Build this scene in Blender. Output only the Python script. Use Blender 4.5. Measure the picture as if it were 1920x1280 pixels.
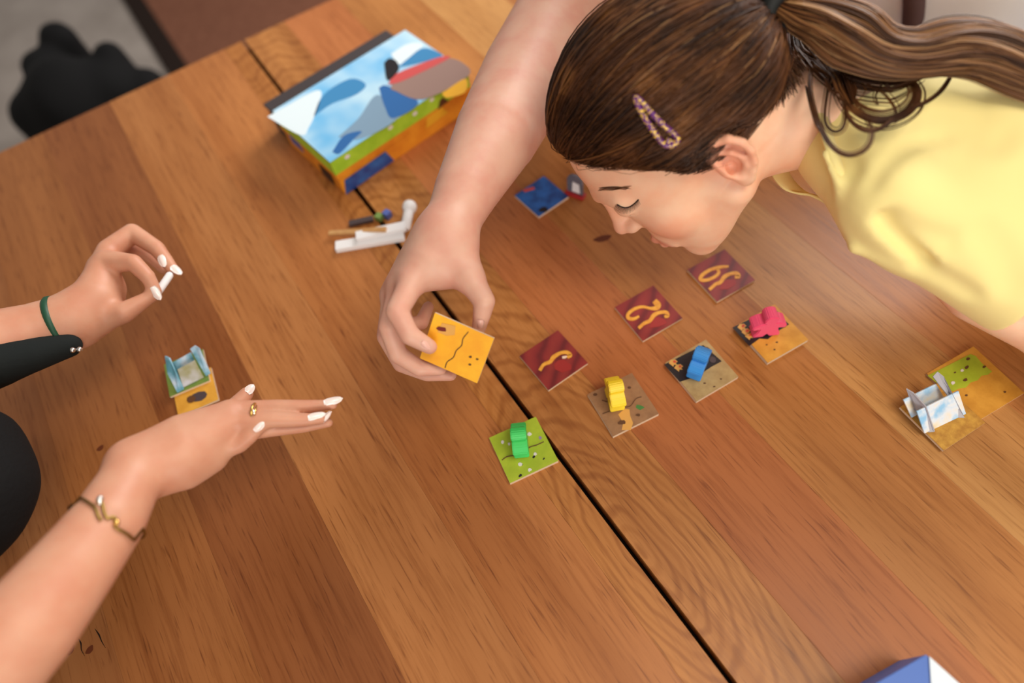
import bpy, bmesh, math, random
import numpy as np
from mathutils import Vector, Matrix
from mathutils.bvhtree import BVHTree

random.seed(7); RNG = np.random.default_rng(7)
for o in list(bpy.data.objects): bpy.data.objects.remove(o)
scene = bpy.context.scene
COL = scene.collection

# ------------------------------------------------------------------ camera
S = 0.053            # side of a game tile
T = 0.75             # height of the table top
FPX = 1225.375       # focal length in pixels of the 1920 px wide frame
CH = 11.8170152 * S  # camera height above the table top
def _rz(a): c, s = math.cos(a), math.sin(a); return np.array([[c, -s, 0], [s, c, 0], [0, 0, 1]])
def _rx(a): c, s = math.cos(a), math.sin(a); return np.array([[1, 0, 0], [0, c, -s], [0, s, c]])
RC = _rz(-.4266111) @ _rx(.5421238) @ _rz(-.1896807)
CAM = np.array([0, 0, T + CH])
cd = bpy.data.cameras.new('camera'); cam = bpy.data.objects.new('camera', cd); COL.objects.link(cam)
cam.matrix_world = Matrix([list(RC[i]) + [CAM[i]] for i in range(3)] + [[0, 0, 0, 1]])
cd.sensor_width = 36; cd.sensor_fit = 'HORIZONTAL'; cd.lens = FPX / 1920 * 36
cd.clip_start = .01; cd.clip_end = 50
cd.dof.use_dof = True; cd.dof.focus_distance = .62; cd.dof.aperture_fstop = 1.8; cd.dof.aperture_blades = 0
scene.camera = cam

# ------------------------------------------------------------------ light
w = bpy.data.worlds.new('room_light'); scene.world = w; w.use_nodes = True
w.node_tree.nodes['Background'].inputs[0].default_value = (1.0, .93, .86, 1)
w.node_tree.nodes['Background'].inputs[1].default_value = .32
def area(name, loc, target, sx, sy, power, col):
    l = bpy.data.lights.new(name, 'AREA'); l.shape = 'RECTANGLE'; l.size = sx; l.size_y = sy; l.energy = power; l.color = col
    o = bpy.data.objects.new(name, l); COL.objects.link(o); o.location = loc
    o.rotation_euler = (Vector(target) - Vector(loc)).to_track_quat('-Z', 'Y').to_euler(); return o
area('window_daylight', (2.6, 1.3, 2.3), (.2, .35, .75), 1.6, 1.4, 110, (1, .96, .93))
area('ceiling_lamp', (.5, -.5, 2.7), (.2, .3, .75), .8, .8, 20, (1, .88, .72))
area('face_fill_lamp', (-.9, -2.4, 1.7), (.3, .3, .8), 1.5, 1.4, 46, (1, .93, .86))  # added fill lamp behind the camera, brightens the child's face
vs = scene.view_settings; vs.view_transform = 'Standard'; vs.look = 'None'; vs.exposure = 0.0; vs.gamma = 1.0; vs.use_curve_mapping = False

# ------------------------------------------------------------------ pixel <-> place helpers (real positions, heights above the table)
def ray(u, v): return RC @ np.array([(u - 960) / FPX, -(v - 640) / FPX, -1.])
def P(u, v, h=0.):
    d = ray(u, v); return CAM + d * ((T + h - CAM[2]) / d[2])
def depth(p): return float((np.asarray(p) - CAM) @ (-RC[:, 2]))
def J(u, v, h, rpx):
    p = P(u, v, h); return p, rpx * depth(p) / FPX
def U(x, y, h=0.): return np.array([x * S, y * S, T + h])
def nrm(a): a = np.asarray(a, float); return a / np.linalg.norm(a)
VIEW = RC[:, 2]

# ------------------------------------------------------------------ object helpers
def tag(o, label=None, cat=None, group=None, kind=None):
    if label: o['label'] = label
    if cat: o['category'] = cat
    if group: o['group'] = group
    if kind: o['kind'] = kind
    return o
def link(name, me, mat=None, parent=None, smooth=False):
    o = bpy.data.objects.new(name, me); COL.objects.link(o)
    if mat and not me.materials: me.materials.append(mat)
    if parent: o.parent = parent; o.matrix_parent_inverse = parent.matrix_world.inverted()
    if smooth: me.polygons.foreach_set('use_smooth', [True] * len(me.polygons))
    return o
def empty(name, loc):
    o = bpy.data.objects.new(name, None); COL.objects.link(o); o.location = loc; o.empty_display_size = .02
    o.matrix_world = Matrix.Translation(Vector(loc)); return o
def mesh(name, verts, faces):
    me = bpy.data.meshes.new(name); me.from_pydata([tuple(map(float, v)) for v in verts], [], [tuple(map(int, f)) for f in faces]); me.update(); return me
def npmesh(name, V, F):
    me = bpy.data.meshes.new(name); n = F.shape[1]
    me.vertices.add(len(V)); me.vertices.foreach_set('co', np.ascontiguousarray(V, np.float32).ravel())
    me.loops.add(F.size); me.loops.foreach_set('vertex_index', np.ascontiguousarray(F, np.int32).ravel())
    me.polygons.add(len(F)); me.polygons.foreach_set('loop_start', np.arange(0, F.size, n, dtype=np.int32))
    me.polygons.foreach_set('use_smooth', np.ones(len(F), bool)); me.update(calc_edges=True); me.validate(); return me
def bevel(me, wd, seg=2):
    bm = bmesh.new(); bm.from_mesh(me); bmesh.ops.recalc_face_normals(bm, faces=bm.faces)
    bmesh.ops.bevel(bm, geom=list(bm.edges), offset=wd, segments=seg, affect='EDGES', profile=.6, clamp_overlap=True)
    bm.to_mesh(me); bm.free(); return me
def prism(name, pts, n, th, bev=0):
    """outline pts (n,3) on a plane with unit normal n, thickened downwards by th"""
    pts = np.asarray(pts, float); n = nrm(n); k = len(pts)
    V = np.vstack([pts, pts - n * th])
    F = [tuple(range(k)), tuple(range(2 * k - 1, k - 1, -1))] + [(i, i + k, (i + 1) % k + k, (i + 1) % k) for i in range(k)]
    me = mesh(name, V, F)
    bm = bmesh.new(); bm.from_mesh(me); bmesh.ops.recalc_face_normals(bm, faces=bm.faces); bm.to_mesh(me); bm.free()
    if bev: bevel(me, bev)
    return me
def box(name, c, ax, ay, az, bev=0):
    """box centre c and half-extent vectors"""
    c, ax, ay, az = [np.asarray(q, float) for q in (c, ax, ay, az)]
    V = [c + i * ax + j * ay + k * az for k in (-1, 1) for j in (-1, 1) for i in (-1, 1)]
    me = mesh(name, V, [(0, 2, 3, 1), (4, 5, 7, 6), (0, 1, 5, 4), (2, 6, 7, 3), (0, 4, 6, 2), (1, 3, 7, 5)])
    if bev: bevel(me, bev)
    return me
def tube(name, pts, rad, n=8, closed=False, flat=None):
    pts = np.asarray(pts, float); m = len(pts); rad = np.broadcast_to(rad, m)
    tg = np.gradient(pts, axis=0) if not closed else np.roll(pts, -1, 0) - np.roll(pts, 1, 0)
    tg /= np.linalg.norm(tg, axis=1)[:, None] + 1e-12
    ref = nrm(np.cross(tg[0], [0.31, .2, .93])); V = []
    for i in range(m):
        ref = ref - tg[i] * (ref @ tg[i]); ref = nrm(ref); b = np.cross(tg[i], ref)
        for k in range(n):
            a = 2 * math.pi * k / n; V.append(pts[i] + rad[i] * (math.cos(a) * ref + math.sin(a) * b))
    F = []
    for i in range(m if closed else m - 1):
        for k in range(n):
            a = i * n + k; b_ = i * n + (k + 1) % n; c = ((i + 1) % m) * n
            F.append((a, b_, c + (k + 1) % n, c + k))
    if not closed: F += [tuple(range(n - 1, -1, -1)), tuple(range((m - 1) * n, m * n))]
    return mesh(name, V, F)
def strands(name, curves, radii, n=3):
    """many thin tubes in one mesh; curves (N,m,3), radii (N,m)"""
    C = np.asarray(curves); N, m, _ = C.shape
    tg = np.gradient(C, axis=1); tg /= np.linalg.norm(tg, axis=2, keepdims=True) + 1e-12
    rv = nrm([.21, .37, .9]); a = np.cross(tg, rv); a /= np.linalg.norm(a, axis=2, keepdims=True) + 1e-9; b = np.cross(tg, a)
    ang = np.arange(n) * 2 * math.pi / n
    V = C[:, :, None, :] + radii[:, :, None, None] * (np.cos(ang)[:, None] * a[:, :, None, :] + np.sin(ang)[:, None] * b[:, :, None, :])
    idx = np.arange(N * m * n).reshape(N, m, n)
    q = np.stack([idx[:, :-1, :], np.roll(idx, -1, 2)[:, :-1, :], np.roll(idx, -1, 2)[:, 1:, :], idx[:, 1:, :]], -1).reshape(-1, 4)
    return npmesh(name, V.reshape(-1, 3), q)
def spline(pts, m):
    """Catmull-Rom through pts (k,d) -> (m,d)"""
    p = np.asarray(pts, float); p = np.vstack([2 * p[0] - p[1], p, 2 * p[-1] - p[-2]]); k = len(p) - 3
    t = np.linspace(0, k - 1e-6, m); i = t.astype(int); f = (t - i)[:, None]
    a, b, c, d = p[i], p[i + 1], p[i + 2], p[i + 3]
    return .5 * (2 * b + (c - a) * f + (2 * a - 5 * b + 4 * c - d) * f ** 2 + (3 * b - a - 3 * c + d) * f ** 3)

# ------------------------------------------------------------------ signed-distance modelling (bodies, cloth)
class Cone:
    """tapered capsule, optionally flattened along axis n by factor fl"""
    def __init__(s, a, b, ra, rb, n=None, fl=1.):
        s.a, s.b, s.ra, s.rb = np.asarray(a, float), np.asarray(b, float), ra, rb
        s.n = None if n is None else nrm(n); s.fl = fl
    def box(s):
        r = max(s.ra, s.rb); return np.minimum(s.a, s.b) - r, np.maximum(s.a, s.b) + r
    def ev(s, x, y, z):
        px, py, pz = x - s.a[0], y - s.a[1], z - s.a[2]; d = s.b - s.a
        if s.n is not None:
            # flatten perpendicular to the axis
            n = nrm(s.n - d * (s.n @ d) / (d @ d)) if (d @ d) > 1e-12 else s.n
            q = (px * n[0] + py * n[1] + pz * n[2]) * (1 / s.fl - 1)
            px, py, pz = px + n[0] * q, py + n[1] * q, pz + n[2] * q
        t = np.clip((px * d[0] + py * d[1] + pz * d[2]) / (d @ d + 1e-12), 0, 1)
        return np.sqrt((px - t * d[0]) ** 2 + (py - t * d[1]) ** 2 + (pz - t * d[2]) ** 2) - (s.ra + (s.rb - s.ra) * t)
class Ell:
    def __init__(s, c, r, M=None):
        s.c, s.r = np.asarray(c, float), np.asarray(r, float); s.M = np.eye(3) if M is None else np.asarray(M, float)   # columns = axes
    def box(s):
        e = np.sqrt(((s.M * s.r) ** 2).sum(1)); return s.c - e, s.c + e
    def ev(s, x, y, z):
        px, py, pz = x - s.c[0], y - s.c[1], z - s.c[2]; M = s.M
        q = [px * M[0, i] + py * M[1, i] + pz * M[2, i] for i in range(3)]
        k0 = np.sqrt(sum((q[i] / s.r[i]) ** 2 for i in range(3))); k1 = np.sqrt(sum((q[i] / s.r[i] ** 2) ** 2 for i in range(3))) + 1e-9
        return k0 * (k0 - 1) / k1
class Multi:
    def __init__(s, prims): s.p = prims
    def box(s):
        b = [q.box() for q in s.p]; return np.min([x[0] for x in b], 0), np.max([x[1] for x in b], 0)
    def ev(s, x, y, z):
        d = s.p[0].ev(x, y, z)
        for q in s.p[1:]: d = np.minimum(d, q.ev(x, y, z))
        return d
def smin(a, b, k):
    h = np.maximum(k - np.abs(a - b), 0) / k; return np.minimum(a, b) - h * h * k * .25
class Vol:
    """list of (op, prim, k); evaluates on a grid or at points"""
    def __init__(s): s.ops = []
    def add(s, prim, k=.004): s.ops.append(('u', prim, k)); return s
    def sub(s, prim, k=.004): s.ops.append(('s', prim, k)); return s
    def sect(s, fn): s.ops.append(('i', fn, 0)); return s
    def disp(s, fn): s.ops.append(('d', fn, 0)); return s
    def chain(s, js, k=.004, n=None, fl=1.):
        s.add(Multi([Cone(a, b, ra, rb, n, fl) for (a, ra), (b, rb) in zip(js[:-1], js[1:])]), k)
        return s
    def at(s, pts):
        x, y, z = pts[:, 0], pts[:, 1], pts[:, 2]; D = np.full(len(pts), 9.)
        for op, p, k in s.ops:
            if op == 'u': D = smin(D, p.ev(x, y, z), k)
            elif op == 's': D = -smin(-D, p.ev(x, y, z), k)
            elif op == 'i': D = np.maximum(D, p(x, y, z))
            else: D = D + p(x, y, z)
        return D
    def mesh(s, name, vox, smooth=2):
        bs = [p.box() for op, p, k in s.ops if op == 'u']
        lo = np.min([b[0] for b in bs], 0) - 4 * vox; hi = np.max([b[1] for b in bs], 0) + 4 * vox
        n = np.ceil((hi - lo) / vox).astype(int) + 1
        ax = [(lo[i] + vox * np.arange(n[i])).astype(np.float32) for i in range(3)]
        D = np.full(tuple(n), .05, np.float32)
        for op, p, k in s.ops:
            if op in 'us':
                b0, b1 = p.box(); m = k + 4 * vox
                i0 = np.clip(((b0 - m - lo) / vox).astype(int), 0, n - 1); i1 = np.clip(((b1 + m - lo) / vox).astype(int) + 2, 1, n)
                if np.any(i1 <= i0): continue
                sl = tuple(slice(i0[i], i1[i]) for i in range(3))
                x, y, z = ax[0][sl[0]][:, None, None], ax[1][sl[1]][None, :, None], ax[2][sl[2]][None, None, :]
                d = p.ev(x, y, z)
                D[sl] = smin(D[sl], d, k) if op == 'u' else -smin(-D[sl], d, k)
            else:
                x, y, z = ax[0][:, None, None], ax[1][None, :, None], ax[2][None, None, :]
                D = np.maximum(D, p(x, y, z)) if op == 'i' else D + p(x, y, z)
        return nets(name, D, lo, vox, smooth)
def nets(name, D, lo, vox, smooth):
    I = D < 0; n = D.shape
    cnt = np.zeros([k - 1 for k in n], np.int8)
    for i in (0, 1):
        for j in (0, 1):
            for k in (0, 1): cnt += I[i:n[0] - 1 + i, j:n[1] - 1 + j, k:n[2] - 1 + k]
    act = np.argwhere((cnt > 0) & (cnt < 8)); cid = np.full(cnt.shape, -1, np.int64); cid[tuple(act.T)] = np.arange(len(act))
    cor = {(i, j, k): D[act[:, 0] + i, act[:, 1] + j, act[:, 2] + k] for i in (0, 1) for j in (0, 1) for k in (0, 1)}
    acc = np.zeros((len(act), 3)); num = np.zeros(len(act))
    for c in cor:
        for a in range(3):
            if c[a] == 0:
                c2 = list(c); c2[a] = 1; v0, v1 = cor[c], cor[tuple(c2)]
                cr = (v0 < 0) != (v1 < 0); t = np.where(cr, v0 / np.where(cr, v0 - v1, 1), 0)
                p = np.tile(np.array(c, float), (len(act), 1)); p[:, a] = t
                acc += p * cr[:, None]; num += cr
    V = lo + vox * (act + acc / num[:, None])
    F = []
    for a in range(3):
        b, c = (a + 1) % 3, (a + 2) % 3
        s0 = [slice(None)] * 3; s1 = [slice(None)] * 3; s0[a] = slice(0, n[a] - 1); s1[a] = slice(1, n[a])
        e = np.argwhere(I[tuple(s0)] != I[tuple(s1)])
        e = e[(e[:, b] > 0) & (e[:, c] > 0) & (e[:, b] < n[b] - 1) & (e[:, c] < n[c] - 1)]
        q = []
        for ob, oc in ((1, 1), (0, 1), (0, 0), (1, 0)):
            ee = e.copy(); ee[:, b] -= ob; ee[:, c] -= oc; q.append(cid[tuple(ee.T)])
        q = np.stack(q, 1); inside = I[tuple(e.T)]; q[~inside] = q[~inside][:, ::-1]; F.append(q)
    F = np.vstack(F); F = F[(F >= 0).all(1)]
    if smooth:
        E_ = np.vstack([F[:, [0, 1]], F[:, [1, 2]], F[:, [2, 3]], F[:, [3, 0]]])
        deg = np.bincount(E_[:, 0], minlength=len(V)) + np.bincount(E_[:, 1], minlength=len(V))
        for it in range(smooth):
            m = np.stack([(np.bincount(E_[:, 0], V[E_[:, 1], k], len(V)) + np.bincount(E_[:, 1], V[E_[:, 0], k], len(V))) / np.maximum(deg, 1) for k in range(3)], 1)
            V = V + .5 * (m - V) * (1 if it % 2 == 0 else 1.0)
    return npmesh(name, V, F)
def bvh_of(me):
    return BVHTree.FromPolygons([v.co[:] for v in me.vertices], [p.vertices[:] for p in me.polygons])
def hit(bvh, u, v):
    """surface point met by the line of sight at (u,v)"""
    d = nrm(ray(u, v)); h = bvh.ray_cast(Vector(CAM), Vector(d))
    if h[0] is None: return None, None
    n = np.array(h[1]); n = n if n @ d < 0 else -n
    return np.array(h[0]), n

# ------------------------------------------------------------------ materials
def mat(name, col, rough=.5, spec=.5, metal=0., sss=0., ssr=(1, .3, .15), sscale=.004, bump=None, coat=0.):
    m = bpy.data.materials.new(name); m.use_nodes = True; nt = m.node_tree; b = nt.nodes['Principled BSDF']
    b.inputs['Base Color'].default_value = (*col, 1); b.inputs['Roughness'].default_value = rough
    b.inputs['Specular IOR Level'].default_value = spec; b.inputs['Metallic'].default_value = metal
    b.inputs['Coat Weight'].default_value = coat
    if sss:
        b.inputs['Subsurface Weight'].default_value = sss; b.inputs['Subsurface Radius'].default_value = ssr; b.inputs['Subsurface Scale'].default_value = sscale
    if bump:
        N = nodes(m); nz = N.noise(bump[0], 4, .6); N.bump(nz, bump[1], bump[2])
    return m
class nodes:
    def __init__(s, m): s.nt = m.node_tree; s.b = s.nt.nodes['Principled BSDF']
    def new(s, t, **kw):
        n = s.nt.nodes.new(t)
        for k, v in kw.items(): setattr(n, k, v)
        return n
    def ln(s, a, b): s.nt.links.new(a, b)
    def coord(s, scale=(1, 1, 1), rot=(0, 0, 0), loc=(0, 0, 0), which='Object'):
        c = s.new('ShaderNodeTexCoord'); m = s.new('ShaderNodeMapping')
        m.inputs['Scale'].default_value = scale; m.inputs['Rotation'].default_value = rot; m.inputs['Location'].default_value = loc
        s.ln(c.outputs[which], m.inputs[0]); return m.outputs[0]
    def noise(s, scale, det=4, rough=.5, vec=None, dist=0.):
        n = s.new('ShaderNodeTexNoise'); n.inputs['Scale'].default_value = scale; n.inputs['Detail'].default_value = det
        n.inputs['Roughness'].default_value = rough; n.inputs['Distortion'].default_value = dist
        s.ln(vec if vec is not None else s.coord(), n.inputs['Vector']); return n.outputs['Fac']
    def ramp(s, fac, stops):
        r = s.new('ShaderNodeValToRGB'); e = r.color_ramp.elements
        while len(e) < len(stops): e.new(.5)
        for el, (p, c) in zip(e, stops): el.position = p; el.color = (*c, 1)
        s.ln(fac, r.inputs[0]); return r.outputs[0]
    def mix(s, fac, a, b, mode='MIX'):
        m = s.new('ShaderNodeMix', data_type='RGBA', blend_type=mode)
        for inp, v in ((m.inputs[0], fac), (m.inputs[6], a), (m.inputs[7], b)):
            if isinstance(v, (int, float)): inp.default_value = v
            elif isinstance(v, tuple): inp.default_value = (*v, 1)
            else: s.ln(v, inp)
        return m.outputs[2]
    def math(s, op, a, b=0.):
        m = s.new('ShaderNodeMath', operation=op)
        for inp, v in ((m.inputs[0], a), (m.inputs[1], b)):
            if isinstance(v, (int, float)): inp.default_value = v
            else: s.ln(v, inp)
        return m.outputs[0]
    def bump(s, h, strength=.2, dist=.001):
        b = s.new('ShaderNodeBump'); b.inputs['Strength'].default_value = strength; b.inputs['Distance'].default_value = dist
        s.ln(h, b.inputs['Height']); s.ln(b.outputs[0], s.b.inputs['Normal'])
    def base(s, c): s.ln(c, s.b.inputs['Base Color'])

def srgb(r, g, b):
    f = lambda c: ((c / 255 + .055) / 1.055) ** 2.4 if c > 10 else c / 255 / 12.92
    return (f(r), f(g), f(b))

def wood_mat(name, tone, seed, swirl=0.):
    m = mat(name, tone, .42, .35); N = nodes(m)
    lv = (seed * 3.1, seed * 1.7, seed * .9)
    a = N.noise(1.0, 4, .55, N.coord((16, 1.1, 16), (0, 0, 0), lv), .4 + swirl * .4)       # broad growth bands
    b = N.noise(1.0, 4, .7, N.coord((230, 9, 230), (0, 0, 0), lv), .15)                     # fibres
    p = N.noise(1.0, 2, .5, N.coord((520, 26, 520), (0, 0, .01), lv), .1)                    # short open pores
    c = N.noise(1.0, 2, .5, N.coord((3.2, 1.6, 3.2), (0, 0, 0), lv), .4)                     # cloudy tone
    t = np.array(tone)
    col = N.ramp(a, [(.30, tuple(t * np.array([.80, .72, .62]))), (.5, tuple(t)), (.70, tuple(np.minimum(t * np.array([1.13, 1.16, 1.18]), 1)))])
    col = N.mix(.85, col, N.ramp(b, [(.32, (.74, .66, .58)), (.52, (1, 1, 1))]), 'MULTIPLY')
    col = N.mix(.8, col, N.ramp(p, [(.28, (.52, .42, .34)), (.40, (1, 1, 1))]), 'MULTIPLY')
    col = N.mix(.9, col, N.ramp(c, [(.34, (.82, .76, .70)), (.6, (1, 1, 1))]), 'MULTIPLY')
    if swirl:
        wv = N.new('ShaderNodeTexWave', wave_type='RINGS', rings_direction='Z'); wv.inputs['Scale'].default_value = 1.5; wv.inputs['Distortion'].default_value = 7; wv.inputs['Detail'].default_value = 3; wv.inputs['Detail Scale'].default_value = .9; wv.inputs['Detail Roughness'].default_value = .55
        N.ln(N.coord((15, 5.0, 15), (0, 0, 0), (-1.9, -.4, 0)), wv.inputs['Vector'])
        col = N.mix(.8, col, N.ramp(wv.outputs['Fac'], [(0, (.70, .60, .50)), (.22, (1, 1, 1)), (.8, (1, 1, 1)), (1, (.86, .80, .72))]), 'MULTIPLY')
    N.base(col); N.bump(b, .10, .0005)
    r = N.math('MULTIPLY_ADD', b, .18); r.node.inputs[2].default_value = .3; N.ln(r, N.b.inputs['Roughness'])
    return m

def skin_mat(name, col, ruddy):
    m = mat(name, col, .48, .4, sss=.22, sscale=.006); N = nodes(m)
    a = N.noise(38, 3, .5); b = N.noise(420, 3, .6)
    c = N.ramp(a, [(.35, col), (.68, ruddy)])
    at = N.new('ShaderNodeAttribute', attribute_name='tint')
    c = N.mix(at.outputs['Fac'], c, at.outputs['Color'])
    N.base(c); N.bump(b, .08, .0006); return m
def set_tint(me, pts):
    """pigment that belongs to the skin itself: list of (centre, radius, colour, strength)"""
    n = len(me.vertices); co = np.empty(n * 3, np.float32); me.vertices.foreach_get('co', co); co = co.reshape(-1, 3)
    rgba = np.zeros((n, 4), np.float32); rgba[:, 3] = 0; fac = np.zeros(n)
    for c, r, colr, s in pts:
        d = np.linalg.norm(co - np.asarray(c), axis=1); f = s * np.clip(1 - d / r, 0, 1) ** .7
        up = f > fac; rgba[up, :3] = colr; fac = np.maximum(fac, f)
    return co, rgba, fac
def store_tint(me, rgba, fac):
    # colour in rgb, weight through a second float attribute folded into alpha
    a = me.attributes.new('tint', 'FLOAT_COLOR', 'POINT'); rgba[:, 3] = fac; a.data.foreach_set('color', rgba.ravel())

M = {}
M['white_card'] = mat('white_card', srgb(235, 235, 238), .6)
M['card_edge'] = mat('card_edge', srgb(220, 196, 166), .8, bump=(900, .2, .0004))
M['black'] = mat('black_cloth', (.006, .006, .0065), .85, .2, bump=(220, .5, .002))
M['gap'] = mat('dark_gap', (.01, .006, .004), .9, .1)
M['gold'] = mat('gold', (.72, .45, .13), .25, .5, 1.)
M['dark_gold'] = mat('tarnished_gold', (.30, .19, .05), .35, .5, 1.)
M['silver'] = mat('silver', (.75, .74, .72), .25, .5, 1.)
M['nail'] = mat('pearl_nail', srgb(246, 228, 222), .22, .6, coat=.4)
M['nail_nat'] = mat('natural_nail', srgb(226, 176, 160), .3, .5)
SK1 = skin_mat('fair_skin', srgb(246, 202, 170), srgb(242, 184, 150))
SK2 = skin_mat('reaching_skin', srgb(218, 172, 150), srgb(212, 154, 134))
SK3 = skin_mat('warm_skin', srgb(206, 152, 124), srgb(200, 138, 110))
SK3b = SK3
for s_ in (SK1, SK2, SK3):     # tint weight sits in the attribute's alpha
    nt = s_.node_tree
    for n in nt.nodes:
        if n.type == 'ATTRIBUTE':
            for l in list(nt.links):
                if l.from_node == n and l.from_socket.name == 'Fac': nt.links.new(n.outputs['Alpha'], l.to_socket)

# ================================================================== room
m = mat('grey_floor', srgb(150, 140, 132), .7); N = nodes(m); N.base(N.ramp(N.noise(6, 4, .6), [(.3, srgb(140, 130, 122)), (.7, srgb(160, 150, 142))])); M['floor'] = m
fl = link('floor', mesh('floor', [(-4, -4, 0), (5, -4, 0), (5, 5, 0), (-4, 5, 0)], [(0, 1, 2, 3)]), M['floor']); tag(fl, kind='structure')
# brown rug with a dark woven border, its edge parallel to the table
rug = empty('rug', (.9, 2.6, 0)); tag(rug, 'brown rug with dark border on the floor beyond the table', 'rug')
m = mat('brown_rug', srgb(120, 78, 60), .95, .1); N = nodes(m); nz = N.noise(60, 4, .7); N.base(N.ramp(nz, [(.3, srgb(108, 68, 52)), (.7, srgb(134, 90, 70))])); N.bump(nz, .4, .004); M['rug'] = m
M['rug_border'] = mat('rug_border', srgb(40, 30, 26), .95, .1, bump=(80, .4, .004))
link('pile', box('pile', (.95, 2.9, .004), (.9, 0, 0), (0, 1.9, 0), (0, 0, .004), .002), M['rug'], rug)
link('border', box('border', (.015, 2.9, .005), (.035, 0, 0), (0, 1.94, 0), (0, 0, .005), .003), M['rug_border'], rug)
link('border', box('border', (1.885, 2.9, .005), (.035, 0, 0), (0, 1.94, 0), (0, 0, .005), .003), M['rug_border'], rug)
link('border', box('border', (.95, .985, .005), (.9, 0, 0), (0, .025, 0), (0, 0, .005), .003), M['rug_border'], rug)

# ================================================================== table
table = empty('dining_table', (.12, .3, 0)); tag(table, 'long oiled oak table of wide boards with a dark seam down the middle', 'table')
Y0, Y1, TH = -9.5 * S, 20.55 * S, .03
edges = [-9.6, -8.1, -6.1, -4.05, -2.05, -.22, 1.64, 2.212, None, 2.325, 3.68, 5.54, 7.57, 9.55, 11.5, 13.4]
tones = [(146, 92, 50), (150, 96, 54), (148, 92, 48), (140, 84, 44), (172, 112, 62), (176, 112, 60), (180, 118, 60), None, None, (180, 120, 64), (180, 110, 62), (182, 122, 66), (192, 140, 82), (182, 122, 68), (186, 132, 78)]  # board tones; the seated person's shade is worked into the darker left ones
PM = {}
for i, tn in enumerate(tones):
    if tn is None or edges[i] is None or edges[i + 1] is None: continue
    xa, xb = edges[i] * S + .00003, edges[i + 1] * S - .00003
    me = box('plank', ((xa + xb) / 2, (Y0 + Y1) / 2, T - TH / 2 - random.uniform(0, .00004)), ((xb - xa) / 2, 0, 0), (0, (Y1 - Y0) / 2, 0), (0, 0, TH / 2), .00025)
    link('plank', me, wood_mat('oak_%d' % i, tuple(np.array(srgb(*tn)) * [1.07, 1.09, 1.12]), 1 + i * 2.37, 1.0 if i in (6, 9) else 0.), table)
link('gap_tongue', box('gap_tongue', (2.27 * S, (Y0 + Y1) / 2, T - .02), (.012, 0, 0), (0, (Y1 - Y0) / 2 - .002, 0), (0, 0, .004)), M['gap'], table)
leg_wood = wood_mat('oak_leg', srgb(150, 98, 58), 44)
X0, X1 = -9.6 * S, 13.4 * S
for sx in (X0 + .09, X1 - .09):
    for sy in (Y0 + .09, Y1 - .09):
        link('leg', box('leg', (sx, sy, (T - TH) / 2), (.038, 0, 0), (0, .038, 0), (0, 0, (T - TH) / 2), .004), leg_wood, table)
for sy in (Y0 + .09, Y1 - .09):
    link('apron', box('apron', ((X0 + X1) / 2, sy, T - TH - .045), ((X1 - X0) / 2 - .14, 0, 0), (0, .012, 0), (0, 0, .0448), .002), leg_wood, table)
for sx in (X0 + .09, X1 - .09):
    link('apron', box('apron', (sx, (Y0 + Y1) / 2, T - TH - .045), (.012, 0, 0), (0, (Y1 - Y0) / 2 - .14, 0), (0, 0, .0448), .002), leg_wood, table)
# knot and two drying cracks in the boards
M['knot'] = mat('knot', srgb(98, 48, 24), .6, .2); M['crack'] = mat('crack', (.012, .007, .005), .9, .1)
def knot(u, v, a, b, ang):
    c = P(u, v, .00015); e = np.array([math.cos(ang), math.sin(ang), 0]); f = np.array([-e[1], e[0], 0])
    pts = [c + a * math.cos(t) * e * (1 + .15 * math.sin(3 * t)) + b * math.sin(t) * f for t in np.linspace(0, 2 * math.pi, 22)[:-1]]
    link('knot', prism('knot', pts, (0, 0, 1), .0004), M['knot'], table)
knot(1130, 447, .011, .0045, -.35); knot(168, 1218, .004, .003, .4); knot(133, 1217, .005, .003, 1.0); knot(188, 840, .004, .003, .2)
for cr in ([(178, 1178), (186, 1190), (191, 1202), (198, 1214)], [(147, 1196), (152, 1206), (153, 1218), (159, 1229)]):
    link('crack', tube('crack', spline([P(u, v, -.0002) for u, v in cr], 14), np.interp(np.linspace(0, 1, 14), [0, .3, 1], [.0003, .0007, .0003]), 5), M['crack'], table)

# ================================================================== tiles and their flat print
def frame_of(cs):
    g = [P(u, v, .0) for u, v in cs]; z = np.array([p[0] + 1j * p[1] for p in g]); c = z.mean()
    ref = np.array([1j, 1, -1j, -1]) * math.sqrt(.5); a = np.sum((z - c) * np.conj(ref)); a /= abs(a)
    ex = a * (1 + 1j) / math.sqrt(2); ey = a * (-1 + 1j) / math.sqrt(2)
    return np.array([c.real, c.imag, T]), np.array([ex.real, ex.imag, 0]), np.array([ey.real, ey.imag, 0])
def tile(name, cs, matl, label, group, th=.0034, size=S, cat='game tile', z0=0.):
    c, ex, ey = frame_of(cs); h = size / 2
    t = empty(name, (c[0], c[1], T + z0)); tag(t, label, cat, group)
    link('face', box('face', c + [0, 0, z0 + th - .0003], ex * h, ey * h, (0, 0, .0003)), matl, t)
    link('board', box('board', c + [0, 0, z0 + (th - .0006) / 2], ex * h, ey * h, (0, 0, (th - .0006) / 2)), M['card_edge'], t)
    t['th'] = th + z0; return t, c, ex, ey, th + z0
def decal(name, px, h, matl, parent, th=.00025):
    pts = [P(u, v, h + th) for u, v in px]
    return link(name, prism(name, pts, (0, 0, 1), th * .98), matl, parent)
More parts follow.
